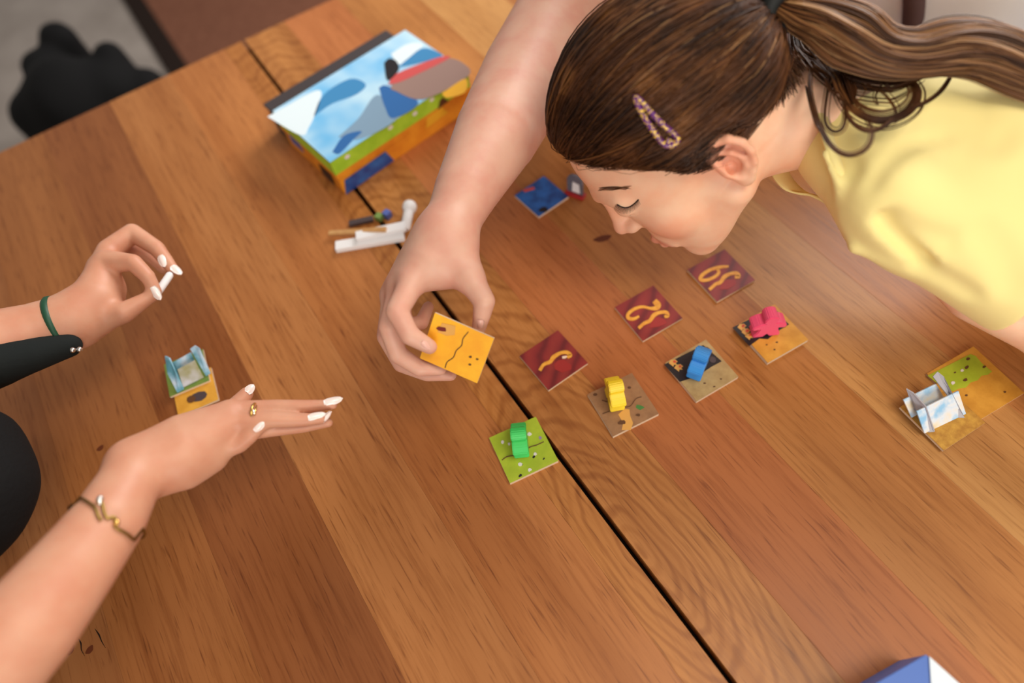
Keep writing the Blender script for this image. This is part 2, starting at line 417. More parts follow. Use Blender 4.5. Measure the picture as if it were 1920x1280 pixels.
def stroke(name, px, wpx, h, matl, parent, m=40, th=.0004):
    q = spline(px, m); tg = np.gradient(q, axis=0); tg /= np.linalg.norm(tg, axis=1)[:, None]; nn = np.stack([-tg[:, 1], tg[:, 0]], 1)
    wv = np.interp(np.linspace(0, 1, m), np.linspace(0, 1, len(wpx)), wpx)[:, None] / 2
    out = [P(u, v, h + th) for u, v in q + nn * wv] + [P(u, v, h + th) for u, v in q - nn * wv]
    k = m; V = out + [p - np.array([0, 0, th * .98]) for p in out]; F = []
    for i in range(k - 1):
        F += [(i, i + 1, k + i + 1, k + i), (2 * k + i, 3 * k + i, 3 * k + i + 1, 2 * k + i + 1), (i, 2 * k + i, 2 * k + i + 1, i + 1), (k + i, k + i + 1, 3 * k + i + 1, 3 * k + i)]
    F += [(0, k, 3 * k, 2 * k), (k - 1, 3 * k - 1, 4 * k - 1, 2 * k - 1)]
    me = mesh(name, V, F); bm = bmesh.new(); bm.from_mesh(me); bmesh.ops.recalc_face_normals(bm, faces=bm.faces); bm.to_mesh(me); bm.free()
    return link(name, me, matl, parent)
def tilemat(name, a, b, scale=60, det=4, bump=None):
    m = mat(name, a, .45); N = nodes(m); N.base(N.ramp(N.noise(scale, det, .6), [(.35, a), (.65, b)])); return m
# maroon number tiles: painted boards with wavy tone bands
m = mat('maroon_boards', srgb(110, 26, 26), .42); N = nodes(m)
wv = N.new('ShaderNodeTexWave', bands_direction='X'); wv.inputs['Scale'].default_value = 17; wv.inputs['Distortion'].default_value = 5; wv.inputs['Detail'].default_value = 2
N.ln(N.coord((1, 1, 1), (0, 0, .95)), wv.inputs['Vector'])
N.base(N.mix(.8, N.ramp(wv.outputs['Fac'], [(0, srgb(112, 30, 32)), (.3, srgb(136, 38, 38)), (1, srgb(150, 48, 42))]), N.ramp(N.noise(50), [(.3, (.75, .75, .8)), (.7, (1, 1, 1))]), 'MULTIPLY')); M['maroon'] = m
M['numeral'] = tilemat('numeral_gold', srgb(238, 176, 62), srgb(224, 150, 48), 200)
M['numeral_tip'] = mat('numeral_pale_dot', srgb(240, 214, 190), .45)  # paler dot in the numeral's print
M['hand_red'] = mat('red_print', srgb(158, 40, 36), .45)
z6 = lambda L: [(900 + a * .2657, 580 + b * .2657) for a, b in L]
z7 = lambda L: [(1120 + a * .2578, 450 + b * .2578) for a, b in L]
shr = lambda cu, cv, L, k: [(cu + (a - cu) * k, cv + (b - cv) * k) for a, b in L]
wB = [5, 8, 7, 6, 8, 7, 6, 6]
t3, *_ , h3 = tile('number_tile', [(1039.5, 629.2), (1108.6, 687.6), (1034.2, 727), (970.4, 664)], M['maroon'], 'maroon number tile showing a single wavy gold numeral', 'maroon number tiles')
decal('print', shr(970 + 70, 680, z6([(520, 390), (560, 350), (620, 345), (690, 400), (690, 440), (600, 470), (530, 440)]), .72), h3, M['hand_red'], t3)
stroke('numeral', z6([(615, 338), (636, 322), (610, 302), (565, 308), (520, 335), (495, 368), (450, 388), (422, 430)]), wB, h3, M['numeral'], t3)
stroke('numeral_pale_dot', z6([(580, 338), (598, 336), (612, 330)]), [4, 5, 3], h3 + .0004, M['numeral_tip'], t3, 8)
t32, *_, h32 = tile('number_tile', [(1221.8, 541.5), (1282.4, 602), (1209, 638), (1148.4, 576)], M['maroon'], 'maroon number tile with two gold numerals, middle of the row of three', 'maroon number tiles')
decal('print', shr(1216, 590, z7([(400, 590), (440, 560), (520, 580), (540, 620), (470, 650), (380, 660)]), .8), h32, M['hand_red'], t32)
stroke('numeral', z7([(415, 440), (440, 470), (430, 492), (385, 496), (330, 484), (270, 500), (226, 535), (226, 566), (265, 572), (304, 552)]), [10, 12, 9, 5, 5, 6, 6.5, 7, 6, 4], h32, M['numeral'], t32)
stroke('numeral', z7([(488, 556), (510, 548), (498, 524), (452, 526), (412, 545), (382, 585), (340, 605), (300, 640)]), wB, h32, M['numeral'], t32)
t39, *_, h39 = tile('number_tile', [(1355.9, 469.3), (1417.8, 531), (1346.9, 568), (1283.7, 507)], M['maroon'], 'maroon number tile with a looped gold numeral, under the chin', 'maroon number tiles')
decal('print', shr(1351, 519, z7([(900, 330), (950, 290), (1030, 290), (1040, 330), (960, 380), (890, 380)]), .8), h39, M['hand_red'], t39)
stroke('numeral', z7([(955, 190), (890, 196), (820, 216), (762, 255), (752, 285), (792, 290), (850, 268), (884, 236), (872, 208)]), [4, 6, 6, 7, 7, 6, 6, 6, 5], h39, M['numeral'], t39, 60)
stroke('numeral', z7([(1000, 270), (1028, 262), (1012, 240), (968, 244), (925, 266), (896, 305), (860, 320), (815, 360)]), wB, h39, M['numeral'], t39)
# figure tiles
M['green_tile'] = tilemat('green_meadow_print', srgb(176, 196, 48), srgb(160, 182, 40)); M['tan_tile'] = tilemat('tan_earth_print', srgb(164, 122, 84), srgb(146, 106, 72), 90)
M['sand_tile'] = tilemat('sand_print', srgb(186, 158, 106), srgb(168, 138, 90), 90); M['amber_tile'] = tilemat('amber_print', srgb(222, 164, 62), srgb(206, 146, 48), 70)
M['ink'] = mat('dark_print', srgb(26, 20, 26), .45); M['grey_ink'] = mat('grey_print', srgb(74, 62, 66), .45); M['brown_ink'] = mat('brown_print', srgb(96, 60, 32), .5)
M['flower'] = mat('white_print', srgb(228, 220, 222), .5); M['flower2'] = mat('lilac_print', srgb(150, 130, 170), .5); M['leaf'] = mat('leaf_print', srgb(70, 130, 60), .5)
M['paw'] = mat('orange_print', srgb(224, 168, 84), .5); M['paw_red'] = mat('red_dot_print', srgb(214, 74, 48), .5)
def blob(u, v, r, n=7, sq=1., ang=0., jit=.25):
    out = []
    for k in range(n):
        a = 2 * math.pi * k / n; rr = r * (1 + random.uniform(-jit, jit)); x, y = rr * math.cos(a), rr * sq * math.sin(a)
        out.append((u + x * math.cos(ang) - y * math.sin(ang), v + x * math.sin(ang) + y * math.cos(ang)))
    return out
tg, *_, hg = tile('figure_tile', [(1001, 788.6), (1044.3, 868), (961.1, 904), (921.3, 823)], M['green_tile'], 'lime green meadow tile beside the seam, under the green figure', 'figure tiles', th=.0052)
stroke('print_crack', z6([(155, 1062), (190, 1038), (250, 1030), (320, 1025), (345, 975), (400, 955), (450, 932)]), [1.6, 1.8, 1.4, 1.6, 1.8, 1.4], hg, M['brown_ink'], tg)
for a, b, r in ((285, 1093, 15), (350, 1130, 14), (350, 878, 15), (160, 935, 13), (205, 948, 10), (425, 905, 12), (390, 1020, 12)):
    decal('print_flower', blob(*z6([(a, b)])[0], r * .2657), hg, M['flower'] if a != 425 else M['flower2'], tg)
for a, b, r in ((380, 1040, 12), (285, 1172, 15), (450, 1053, 9), (300, 1095, 5)): decal('print_spot', blob(*z6([(a, b)])[0], r * .2657, 6, .6, -.8), hg + .0001, M['ink'], tg)
ty, *_, hy = tile('figure_tile', [(1181.6, 710), (1234.3, 779), (1153.7, 818), (1100.6, 739)], M['tan_tile'], 'brown earth tile with cracks, under the yellow figure', 'figure tiles', th=.0052)
stroke('print_crack', z6([(865, 735), (930, 712), (1000, 690), (1060, 680), (1100, 630), (1140, 615)]), [1.4, 1.6, 1.4], hy, M['brown_ink'], ty)
stroke('print_crack', z6([(860, 640), (900, 650), (935, 640)]), [1.4, 1.6, 1.4], hy, M['brown_ink'], ty)
decal('print_stain', z6([(975, 740), (1020, 700), (1055, 705), (1060, 750), (1080, 800), (1065, 850), (1000, 850), (1010, 800)]), hy, M['paw'], ty)
decal('print_spot', blob(*z6([(1000, 798)])[0], 8, 7, .5, -.2), hy + .0001, M['brown_ink'], ty)
decal('print_leaf', blob(*z6([(1130, 690)])[0], 6.5, 8, .8, 0, .4), hy, M['leaf'], ty)
for a, b in ((1055, 550), (815, 600), (1115, 745)): decal('print_spot', blob(*z6([(a, b)])[0], 4, 6, .7), hy, M['brown_ink'], ty)
tb, *_, hb = tile('figure_tile', [(1319.8, 644.6), (1387.3, 711), (1305.6, 753), (1243.7, 682)], M['sand_tile'], 'sandy tile with a black far half, under the blue figure', 'figure tiles', th=.0052)
decal('print_night', z7([(486, 905), (770, 762), (905, 880), (830, 920), (740, 980), (690, 1000), (600, 1030)]), hb, M['ink'], tb)
tp, *_, hp = tile('figure_tile', [(1448.7, 576.3), (1518.3, 643), (1439.7, 684), (1371.4, 613)], M['amber_tile'], 'amber tile with a black far half, under the pink figure', 'figure tiles', th=.0052)
decal('print_night', z7([(982, 635), (1270, 496), (1395, 612), (1330, 650), (1240, 720), (1180, 715), (1105, 770)]), hp, M['ink'], tp)
for t_, h_, L in ((tb, hb, ((550, 890), (590, 925))), (tp, hp, ((1050, 630), (1080, 665), (1105, 695)))):
    for a, b in L:
        u, v = z7([(a, b)])[0]
        decal('print_paw', [(u - 8, v + 1), (u - 4, v - 5), (u + 4, v - 6), (u + 9, v - 2), (u + 5, v + 1), (u + 8, v + 4), (u + 2, v + 4), (u + 1, v + 8), (u - 4, v + 4)], h_ + .0003, M['paw'], t_)
        decal('print_paw_dot', blob(u + 3, v - 2, 3.2, 7, .8), h_ + .0006, M['paw_red'], t_)
for a, b, r in ((1290, 545, 42), (1340, 605, 40)): decal('print_boulder', blob(*z7([(a, b)])[0], r * .2578, 9, .8, .6, .1), hp + .0003, M['grey_ink'], tp)
for a, b, r in ((800, 800, 28), (840, 870, 26)): decal('print_boulder', blob(*z7([(a, b)])[0], r * .2578, 9, .8, .6, .1), hb + .0003, M['grey_ink'], tb)
for a, b in ((1232, 760), (1305, 742), (1290, 795)): decal('print_spot', blob(*z7([(a, b)])[0], 2.4, 5, .6), hp, M['brown_ink'], tp)
for a, b in ((850, 1065), (780, 1040), (900, 1010)): decal('print_spot', blob(*z7([(a, b)])[0], 2.6, 5, .5), hb, M['brown_ink'], tb)

# wooden play figures
def meeple_mesh():
    # silhouette: head, outstretched arms, body, two legs (x across, z up), thickened along y
    half = [(0, 30), (3.6, 29.2), (5.4, 26.6), (5.6, 23.4), (4.4, 20.8), (9, 19.6), (13.4, 16.4), (14.2, 13.6), (12.2, 12.2), (7.6, 12.6), (8.8, 7.2), (11.2, 2), (11, 0), (2.6, 0), (0, 4.2)]
    pts = half + [(-x, z) for x, z in half[-2:0:-1]]
    V = [(x * .001, -.0062, z * .001) for x, z in pts]; n = len(V); V += [(x, .0062, z) for x, _, z in V]
    me = mesh('figure', V, [tuple(range(n)), tuple(range(2 * n - 1, n - 1, -1))] + [(i, n + i, n + (i + 1) % n, (i + 1) % n) for i in range(n)])
    bm = bmesh.new(); bm.from_mesh(me); bmesh.ops.recalc_face_normals(bm, faces=bm.faces)
    bmesh.ops.bevel(bm, geom=[e for e in bm.edges], offset=.0007, segments=2, affect='EDGES', clamp_overlap=True); bm.to_mesh(me); bm.free(); return me
MEE = meeple_mesh()
def meeple(u, v, h, yaw, col, label, sx=1., sz=1.):
    me = MEE.copy(); p = P(u, v, h); me.materials.append(mat('painted_wood', srgb(*col), .38, bump=(300, .1, .0004)))
    o = link('play_figure', me); o.location = p + [0, 0, .0004]; o.rotation_euler = (0, 0, yaw); o.scale = (1.22 * sx, 1.22, 1.22 * sz)
    return tag(o, label, 'game figure', 'painted wooden play figures')
meeple(977, 835, hg, 1.05, (62, 206, 100), 'bright green wooden play figure standing on the lime tile')
meeple(1152, 749, hy, 1.15, (250, 218, 44), 'yellow wooden play figure standing on the brown earth tile')
meeple(1307, 692, hb, .5, (56, 146, 228), 'blue wooden play figure standing on the sandy tile')
meeple(1432, 620, hp, -.5, (246, 88, 132), 'pink wooden play figure standing on the amber tile', 1.05)

# cardboard booths of four slotted panels
m = mat('sky_card', srgb(190, 220, 245), .5); N = nodes(m)
N.base(N.ramp(N.noise(55, 3, .5), [(.36, srgb(150, 205, 245)), (.5, srgb(226, 238, 250)), (.62, srgb(240, 232, 214)), (.75, srgb(236, 214, 170))])); M['sky_card'] = m
m = mat('pale_green_card', srgb(120, 170, 190), .5); N = nodes(m)
N.base(N.ramp(N.noise(55, 3, .5), [(.36, srgb(90, 150, 170)), (.5, srgb(150, 190, 215)), (.62, srgb(200, 214, 230)), (.75, srgb(150, 160, 110))])); M['teal_card'] = m
M['grey_card'] = mat('grey_card', srgb(176, 176, 186), .6)
def booth(name, px0, panels, label):
    """panels: (part name, four (u, v, height) corners, material)"""
    b = empty(name, P(*px0)); tag(b, label, 'card booth', 'slotted card booths')
    for nm, cs, mt in panels:
        q = [P(u, v, h) for u, v, h in cs]; n = nrm(np.cross(q[2] - q[0], q[3] - q[1])); n = n if n @ VIEW > 0 else -n
        link(nm, prism(nm, q, n, .0014, .0002), mt, b)
    return b
# right-hand booth on its planked tile, next to a meadow tile
M['plank_tile'] = tilemat('plank_print', srgb(212, 164, 70), srgb(180, 128, 50), 140)
ta, ca, exa, eya, ha = tile('booth_tile', [(1775, 737), (1825, 783), (1745, 826), (1697, 787)], M['plank_tile'], 'small planked tile under the sky-blue card booth', 'booth tiles', size=S * 1.0, z0=.0036)
tm, cm, exm, eym, hm = tile('landscape_tile', [(1824, 664), (1914, 738), (1826, 781), (1737, 704)], M['amber_tile'], 'half green half amber landscape tile beside the right-hand booth', None, size=S * 1.16)
q1 = lambda L: [(1660 + a * .1718, 630 + b * .1718) for a, b in L]
decal('print_meadow', q1([(460, 430), (620, 350), (930, 195), (985, 215), (1060, 300), (1165, 385), (1120, 420), (1050, 430), (1010, 480), (930, 505), (880, 560), (800, 572), (745, 600), (690, 590), (560, 510)]), hm, M['green_tile'], tm)
for a, b, r in ((905, 245, 24), (875, 475, 26), (1080, 335, 22), (890, 340, 26), (760, 395, 14)): decal('print_spot', blob(*q1([(a, b)])[0], r * .1718, 7, .6, -.4), hm + .0003, M['brown_ink'], tm)
for a, b, r in ((740, 510, 26), (840, 372, 20)): decal('print_flower', blob(*q1([(a, b)])[0], r * .1718, 7, .7), hm + .0003, M['flower'], tm)
for a, b in ((885, 645), (1305, 607)): decal('print_spot', blob(*q1([(a, b)])[0], 3, 6, .6), hm, M['brown_ink'], tm)
def z1h(L): return [(1660 + a * .1718, 630 + b * .1718, h + .0034) for a, b, h in L]
booth('card_booth', (1755, 765), [('back_panel', z1h([(200, 695, .022), (555, 522, .022), (660, 700, .005), (290, 890, .005)]), M['sky_card']),
    ('end_panel', z1h([(225, 575, .030), (300, 620, .029), (440, 770, .026), (535, 1045, .0045), (470, 1050, .0045), (290, 760, .012)]), M['grey_card']),
    ('end_panel', z1h([(520, 440, .030), (570, 385, .032), (640, 440, .031), (720, 600, .027), (868, 890, .0045), (800, 890, .0045), (690, 660, .020)]), M['grey_card']),
    ('front_panel', z1h([(345, 820, .024), (800, 598, .024), (882, 848, .0045), (430, 1062, .0045)]), M['sky_card'])], 'sky-blue printed card booth of slotted panels at the right edge')
# left-hand booth
M['meadow2'] = tilemat('dark_meadow_print', srgb(96, 130, 62), srgb(120, 140, 60), 80)
tl, cl, exl, eyl, hl = tile('booth_tile', [(382, 672), (394, 712), (330, 736), (316, 694)], M['meadow2'], 'dark green tile under the teal card booth behind the hovering hand', 'booth tiles', size=S * .86, z0=.0036)
exl, eyl = nrm(P(398, 705) - P(320, 730)), None
to, co_, exo, eyo, ho = tile('landscape_tile', [(395, 705), (413, 742), (338, 768), (326, 730)], M['amber_tile'], 'amber landscape tile under the edge of the teal card booth', None, size=S * .86, z0=-.0)
for ob in [to] + list(to.children): pass
decal('print_boulder', blob(372, 743, 17, 9, .5, -.3, .1), ho, M['grey_ink'], to); decal('print_boulder', blob(358, 748, 9, 8, .8, -.3, .1), ho + .0003, M['brown_ink'], to)
e1 = exo; e2 = np.array([-e1[1], e1[0], 0])
def z4h(L): return [(290 + a * .125, 630 + b * .125, h + .0034) for a, b, h in L]
M['pale_screen'] = tilemat('pale_screen_print', srgb(206, 206, 222), srgb(150, 146, 100), 45, 2)
booth('card_booth', (358, 705), [('back_panel', z4h([(235, 420, .022), (545, 245, .022), (640, 470, .005), (330, 640, .005)]), M['teal_card']),
    ('end_panel', z4h([(150, 300, .026), (215, 330, .026), (290, 500, .022), (425, 800, .0045), (340, 850, .0045), (190, 560, .016)]), M['teal_card']),
    ('end_panel', z4h([(530, 190, .026), (600, 140, .027), (665, 180, .026), (835, 560, .005), (770, 600, .0045)]), M['teal_card']),
    ('front_panel', z4h([(340, 500, .020), (600, 360, .020), (735, 620, .0045), (430, 770, .0045)]), M['pale_screen'])], 'teal printed card booth behind the hovering hand')
# blue tile and grey stand near the forehead
M['blue_tile'] = tilemat('blue_print', srgb(42, 110, 196), srgb(26, 70, 140), 70)
tbl, *_, hbl = tile('landscape_tile', [(1017.5, 332), (1077.5, 375), (1010, 406), (957, 371)], M['blue_tile'], 'blue landscape tile lying behind the bowed forehead', None, size=S * .92)
decal('print_spot', blob(1018, 393, 8, 8, .6), hbl, M['ink'], tbl); decal('print_stripe', [(980, 356), (1000, 350), (1003, 354), (984, 360)], hbl, M['paw_red'], tbl)
stand = empty('card_stand', P(1082, 366)); tag(stand, 'grey arched card stand on a red foot beside the blue tile', 'card stand')
b0, b1 = P(1068, 362, 0), P(1090, 370, 0); axs = nrm(b1 - b0); axn = np.array([axs[1], -axs[0], 0.]); bc = (b0 + b1) / 2
arch = [(-.011, .004), (.011, .004), (.011, .024)] + [(.011 * math.cos(t), .024 + .012 * math.sin(t)) for t in np.linspace(.2, math.pi - .2, 8)] + [(-.011, .024)]
M['stand_grey'] = tilemat('grey_card_print', srgb(120, 120, 132), srgb(90, 88, 98), 120); M['stand_red'] = mat('red_plastic', srgb(170, 40, 44), .4)
link('upright', prism('upright', [bc + axs * x + np.array([0, 0, z]) + axn * .001 for x, z in arch], axn, .002), M['stand_grey'], stand)
link('panel_print', prism('panel_print', [bc + axs * x + np.array([0, 0, z]) + axn * .0014 for x, z in ((-.004, .007), (.007, .007), (.006, .022), (-.003, .024))], axn, .0004), M['white_card'], stand)
link('foot', box('foot', bc + [0, 0, .0025], axs * .013, axn * .005, (0, 0, .0025), .0008), M['stand_red'], stand)

# ================================================================== game box and the dark case behind it
bx = empty('game_box', P(700, 230)); tag(bx, 'colourful game box with a blue landscape lid and green and orange sides', 'game box')
BH = .06
c4 = [P(u, v, BH) for u, v in ((494.6, 218.6), (634, 292.5), (893.8, 120), (743.4, 68.3))]
bc = sum(c4) / 4; e_l = nrm((c4[2] - c4[1]) + (c4[3] - c4[0])); e_s0 = (c4[1] - c4[0]) + (c4[2] - c4[3]); e_s = nrm(e_s0 - e_l * (e_s0 @ e_l))
lx, ly = .228 / 2, .142 / 2; bc = bc * [1, 1, 0]; Z = np.array([0, 0, 1.])
M['box_lid'] = tilemat('lid_sky_print', srgb(110, 186, 236), srgb(190, 226, 246), 14, 2); M['box_green'] = tilemat('lime_print', srgb(152, 196, 44), srgb(176, 214, 58), 40)
M['box_orange'] = tilemat('orange_print_side', srgb(232, 152, 40), srgb(212, 124, 30), 30); M['box_blue'] = tilemat('blue_side_print', srgb(50, 104, 176), srgb(40, 60, 130), 50)
M['box_mid'] = mat('mid_blue_print', srgb(62, 136, 190), .4); M['box_grey'] = mat('slate_print', srgb(128, 158, 184), .4); M['box_deep'] = mat('deep_blue_print', srgb(46, 104, 170), .4)
M['box_taupe'] = mat('taupe_print', srgb(152, 124, 116), .4); M['box_red'] = mat('coral_print', srgb(204, 84, 84), .4); M['box_yellow'] = mat('yellow_print', srgb(230, 172, 44), .4); M['box_white'] = mat('cloud_print', srgb(224, 240, 248), .4)
link('tray', box('tray', bc + Z * (T + .0145), e_l * (lx - .0015), e_s * (ly - .0015), Z * .0145, .001), M['box_orange'], bx)
link('side', box('side', bc + Z * (T + .0325), e_l * lx, e_s * ly, Z * .0040), M['box_orange'], bx)
link('rim', box('rim', bc + Z * (T + .0476), e_l * lx, e_s * ly, Z * .0111), M['box_green'], bx)
lid = link('lid', box('lid', bc + Z * (T + .0594), e_l * lx, e_s * ly, Z * .0006, .0004), M['box_lid'], bx)
q8 = lambda L: [(470 + a * .2734, 30 + b * .2734) for a, b in L]
for nm, L, mt, k in (('print_cloud', [(115, 690), (450, 510), (470, 600), (400, 760), (340, 815)], 'box_white', 0), ('print_peak', [(430, 690), (500, 540), (680, 430), (790, 470), (720, 540), (560, 600)], 'box_mid', 0),
        ('print_cloud', [(960, 260), (1080, 190), (1180, 200), (1030, 330)], 'box_white', 0), ('print_peak', [(1010, 350), (1080, 290), (1180, 220), (1290, 250), (1300, 280), (1120, 330)], 'box_mid', 1),
        ('print_slope', [(600, 830), (740, 700), (870, 540), (1010, 690), (760, 840)], 'box_grey', 0), ('print_lake', [(880, 490), (940, 480), (1150, 590), (980, 700), (920, 620)], 'box_deep', 1),
        ('print_lake', [(560, 930), (640, 820), (760, 790), (700, 850), (610, 940)], 'box_deep', 1), ('print_road', [(960, 500), (1010, 400), (1330, 290), (1480, 340), (1480, 420), (1180, 570)], 'box_taupe', 2),
        ('print_roof', [(940, 470), (1010, 390), (1300, 280), (1350, 295), (1050, 440)], 'box_red', 3), ('print_hat', [(915, 320), (950, 290), (1000, 310), (1015, 370), (940, 440)], 'ink', 3),
        ('print_sun', [(1310, 530), (1470, 430), (1470, 520), (1350, 560)], 'box_yellow', 3)):
    decal(nm, [tuple(q) for q in spline(q8(L) + [q8(L)[0]], 31)[:-1]], BH + .0002 * k, M[mt] if mt in M else M['ink'], lid, .0002)
side_n = e_s; fc = bc + side_n * (ly + .0002)
for (x0, x1, z0, z1), mt, nm in (((-.112, -.03, .0005, .024), 'box_blue', 'side_print'), ((.03, .07, .018, .034), 'box_yellow', 'side_print'), ((.055, .075, .034, .047), 'brown_ink', 'side_print')):
    link(nm, prism(nm, [fc + e_l * x + Z * (T + z) for x, z in ((x0, z0), (x1, z0 + .002), (x1 - .008, z1), (x0 + .006, z1 - .002))], side_n, .0003), M[mt], bx)
for x, z in ((-.09, .052), (-.02, .053), (.02, .05), (.05, .054)):
    link('side_flower', prism('side_flower', [fc + e_l * (x + .004 * math.cos(t)) + Z * (T + z + .003 * math.sin(t)) for t in np.linspace(0, 2 * math.pi, 9)[:-1]], side_n, .0003), M['flower'], bx)
fe = bc - e_l * (lx + .0002)
for (x0, x1, z0, z1), mt in (((-.05, -.02, .018, .034), 'box_blue'), ((.02, .05, .004, .024), 'ink')):
    link('side_print', prism('side_print', [fe + e_s * x + Z * (T + z) for x, z in ((x0, z0), (x1, z0), (x1, z1), (x0, z1))], -e_l, .0003), M[mt], bx)
M['case'] = mat('charcoal_case', srgb(62, 54, 56), .6, bump=(300, .2, .0006))
case = empty('flat_case', P(600, 150)); tag(case, 'dark charcoal flat case lying behind the game box', 'case')
cc = bc - e_s * (ly + .020) - e_l * .004
link('shell', box('shell', cc + Z * (T + .022), e_l * (lx - .008), e_s * .0185, Z * .022, .004), M['case'], case)
link('lid', box('lid', cc + Z * (T + .0462), e_l * (lx - .006), e_s * .0195, Z * .002, .0015), M['case'], case)

# ================================================================== loose pieces by the seam
def strip(name, a, b, wd, th, matl, label, cat, h0=0.0005, bev=.0005):
    p, q = np.asarray(a), np.asarray(b); d = q - p; L = np.linalg.norm(d); e = d / L; s = nrm(np.cross([0, 0, 1], e)); n = np.cross(e, s)
    o = link(name, box(name, (p + q) / 2, e * L / 2, s * wd / 2, n * th / 2, bev), matl); return tag(o, label, cat)
M['tan_wood'] = tilemat('tan_stick_wood', srgb(206, 160, 104), srgb(190, 140, 86), 120); M['small_green'] = mat('green_chip', srgb(120, 150, 80), .5)
strip('card_strip', P(630, 463, .004), P(758, 441, .004), .014, .007, M['white_card'], 'longest white card strip in the loose pile on the seam', 'card strip')
strip('card_strip', P(668, 444, .011), P(760, 424, .011), .013, .006, M['white_card'], 'shorter white card strip lying upper in the pile on the seam', 'card strip')
strip('wooden_stick', P(617, 437, .006), P(724, 430, .016), .006, .004, M['tan_wood'], 'tan wooden stick across the white strips', 'stick')
strip('dark_strip', P(655, 420, .003), P(700, 410, .003), .008, .005, M['grey_ink'], 'dark grey short strip behind the tan stick', 'card strip')
kn = empty('white_peg', P(762, 410)); tag(kn, 'white upright peg with rounded head at the end of the strips', 'peg')
p0, p1 = P(760, 428, .006), P(768, 388, .012)
link('shaft', tube('shaft', [p0, p0 * .4 + p1 * .6, p1], [.0065, .0065, .007], 10), M['white_card'], kn, True)
v = Vol().add(Ell(p1, (.0092, .0092, .0092))); link('head', v.mesh('head', .001), M['white_card'], kn)
tag(link('game_cube', box('game_cube', P(726, 402, .005), (.0042, .0015, 0), (-.0015, .0042, 0), (0, 0, .005), .0006), mat('blue_chip', srgb(84, 104, 178), .5)), 'small blue cube behind the white strips', 'game cube')
tag(link('game_cube', box('game_cube', P(711, 407, .004), (.004, .002, 0), (-.002, .004, 0), (0, 0, .004), .0006), M['small_green']), 'small dull green cube beside the blue one', 'game cube')

# ================================================================== carton at the lower right corner
M['carton_blue'] = mat('carton_blue', srgb(70, 110, 190), .45); M['carton_white'] = mat('carton_white', srgb(222, 234, 244), .45)
ct = empty('small_carton', P(1735, 1290)); tag(ct, 'blue and white carton corner at the lower right', 'carton')
HC = .05; tip = P(1738, 1226, HC); ea = nrm((P(1640, 1282, HC) - tip)); eb = nrm(P(1802, 1284, HC) - tip); la, lb = .11, .10
cc = tip + ea * la / 2 + eb * lb / 2 - Z * HC / 2
link('body', box('body', cc - Z * .0006, ea * la / 2, eb * lb / 2, Z * (HC / 2 - .0008), .0008), M['carton_blue'], ct)
link('label', prism('label', [tip + eb * .002, tip + eb * lb * .99, tip + eb * lb * .99 + ea * la * .9], (0, 0, 1), .0012), M['carton_white'], ct)

# ================================================================== background things
bag = Vol()
for u, v, h, r in ((112, 76, -.42, 34), (206, 108, -.44, 30), (140, 195, -.5, 84), (70, 215, -.5, 46), (275, 168, -.52, 38), (90, 130, -.45, 40), (210, 170, -.5, 60)):
    p, rr = J(u, v, h, r); bag.add(Cone(p, p * [1, 1, 0] + [0, .03, rr + .004], rr, rr * 1.05), .02)
bag.disp(lambda x, y, z: .006 * np.sin(31 * x + 9 * z) * np.sin(27 * y - 17 * z))
bag.sect(lambda x, y, z: .0015 - z + 0 * x + 0 * y); bag.sect(lambda x, y, z: (20.55 * S + .02) - y + 0 * x + 0 * z)
tag(link('backpack', bag.mesh('backpack', .012, 4), M['black']), 'slumped black bag on the grey floor past the far table edge', 'bag')
M['lilac'] = mat('lilac_fabric', srgb(240, 238, 255), .9, .2, bump=(160, .3, .001))

# ================================================================== nails, rings, shared body helpers
def joinmesh(name, meshes):
    bm = bmesh.new()
    for m_ in meshes: bm.from_mesh(m_)
    me = bpy.data.meshes.new(name); bm.to_mesh(me); bm.free()
    me.polygons.foreach_set('use_smooth', [True] * len(me.polygons)); return me
def nail(bv, parent, base_px, tip_px, wpx, matl, lift=.0006, over=0., flip=None):
    """curved almond plate on the finger surface, from its root to its tip"""
    pb_, nb = hit(bv, *base_px); 
    if pb_ is None: return
    d = depth(pb_); tip = CAM + nrm(ray(*tip_px)) * np.linalg.norm(pb_ - CAM)
    hp_, _ = hit(bv, *[base_px[i] * .5 + tip_px[i] * .5 for i in (0, 1)])
    ax = tip - pb_; L = np.linalg.norm(ax); ax = nrm(ax - nb * (ax @ nb)); sd = np.cross(nb, ax); W = wpx * d / FPX / 2
    V, F = [], []; nu, nv = 9, 7
    for i in range(nu):
        t = i / (nu - 1); ww = W * (1.0 - .12 * t) * math.sqrt(max(0, 1 - max(0, (t - .35) / .65) ** 2.1)) * (.72 + .28 * min(1, t / .25)); ww = max(ww, W * .06)
        for j in range(nv):
            s = (j / (nv - 1) - .5) * 2
            V.append(pb_ + ax * L * t + sd * ww * s + nb * (lift + .0011 - .0028 * (s * ww / W) ** 2 - .0011 * (2 * t - 1) ** 2 - over * t))
    n0 = len(V); V += [p - nb * .0007 for p in V]
    for i in range(nu - 1):
        for j in range(nv - 1):
            a = i * nv + j; F += [(a, a + 1, a + nv + 1, a + nv), (n0 + a, n0 + a + nv, n0 + a + nv + 1, n0 + a + 1)]
    rim = [j for j in range(nv)] + [i * nv + nv - 1 for i in range(1, nu)] + [(nu - 1) * nv + j for j in range(nv - 2, -1, -1)] + [i * nv for i in range(nu - 2, 0, -1)]
    for k in range(len(rim)): F.append((rim[k], rim[(k + 1) % len(rim)], n0 + rim[(k + 1) % len(rim)], n0 + rim[k]))
    return link('fingernail', mesh('fingernail', V, F), matl, parent, True)
def js(L): return [J(*q) for q in L]

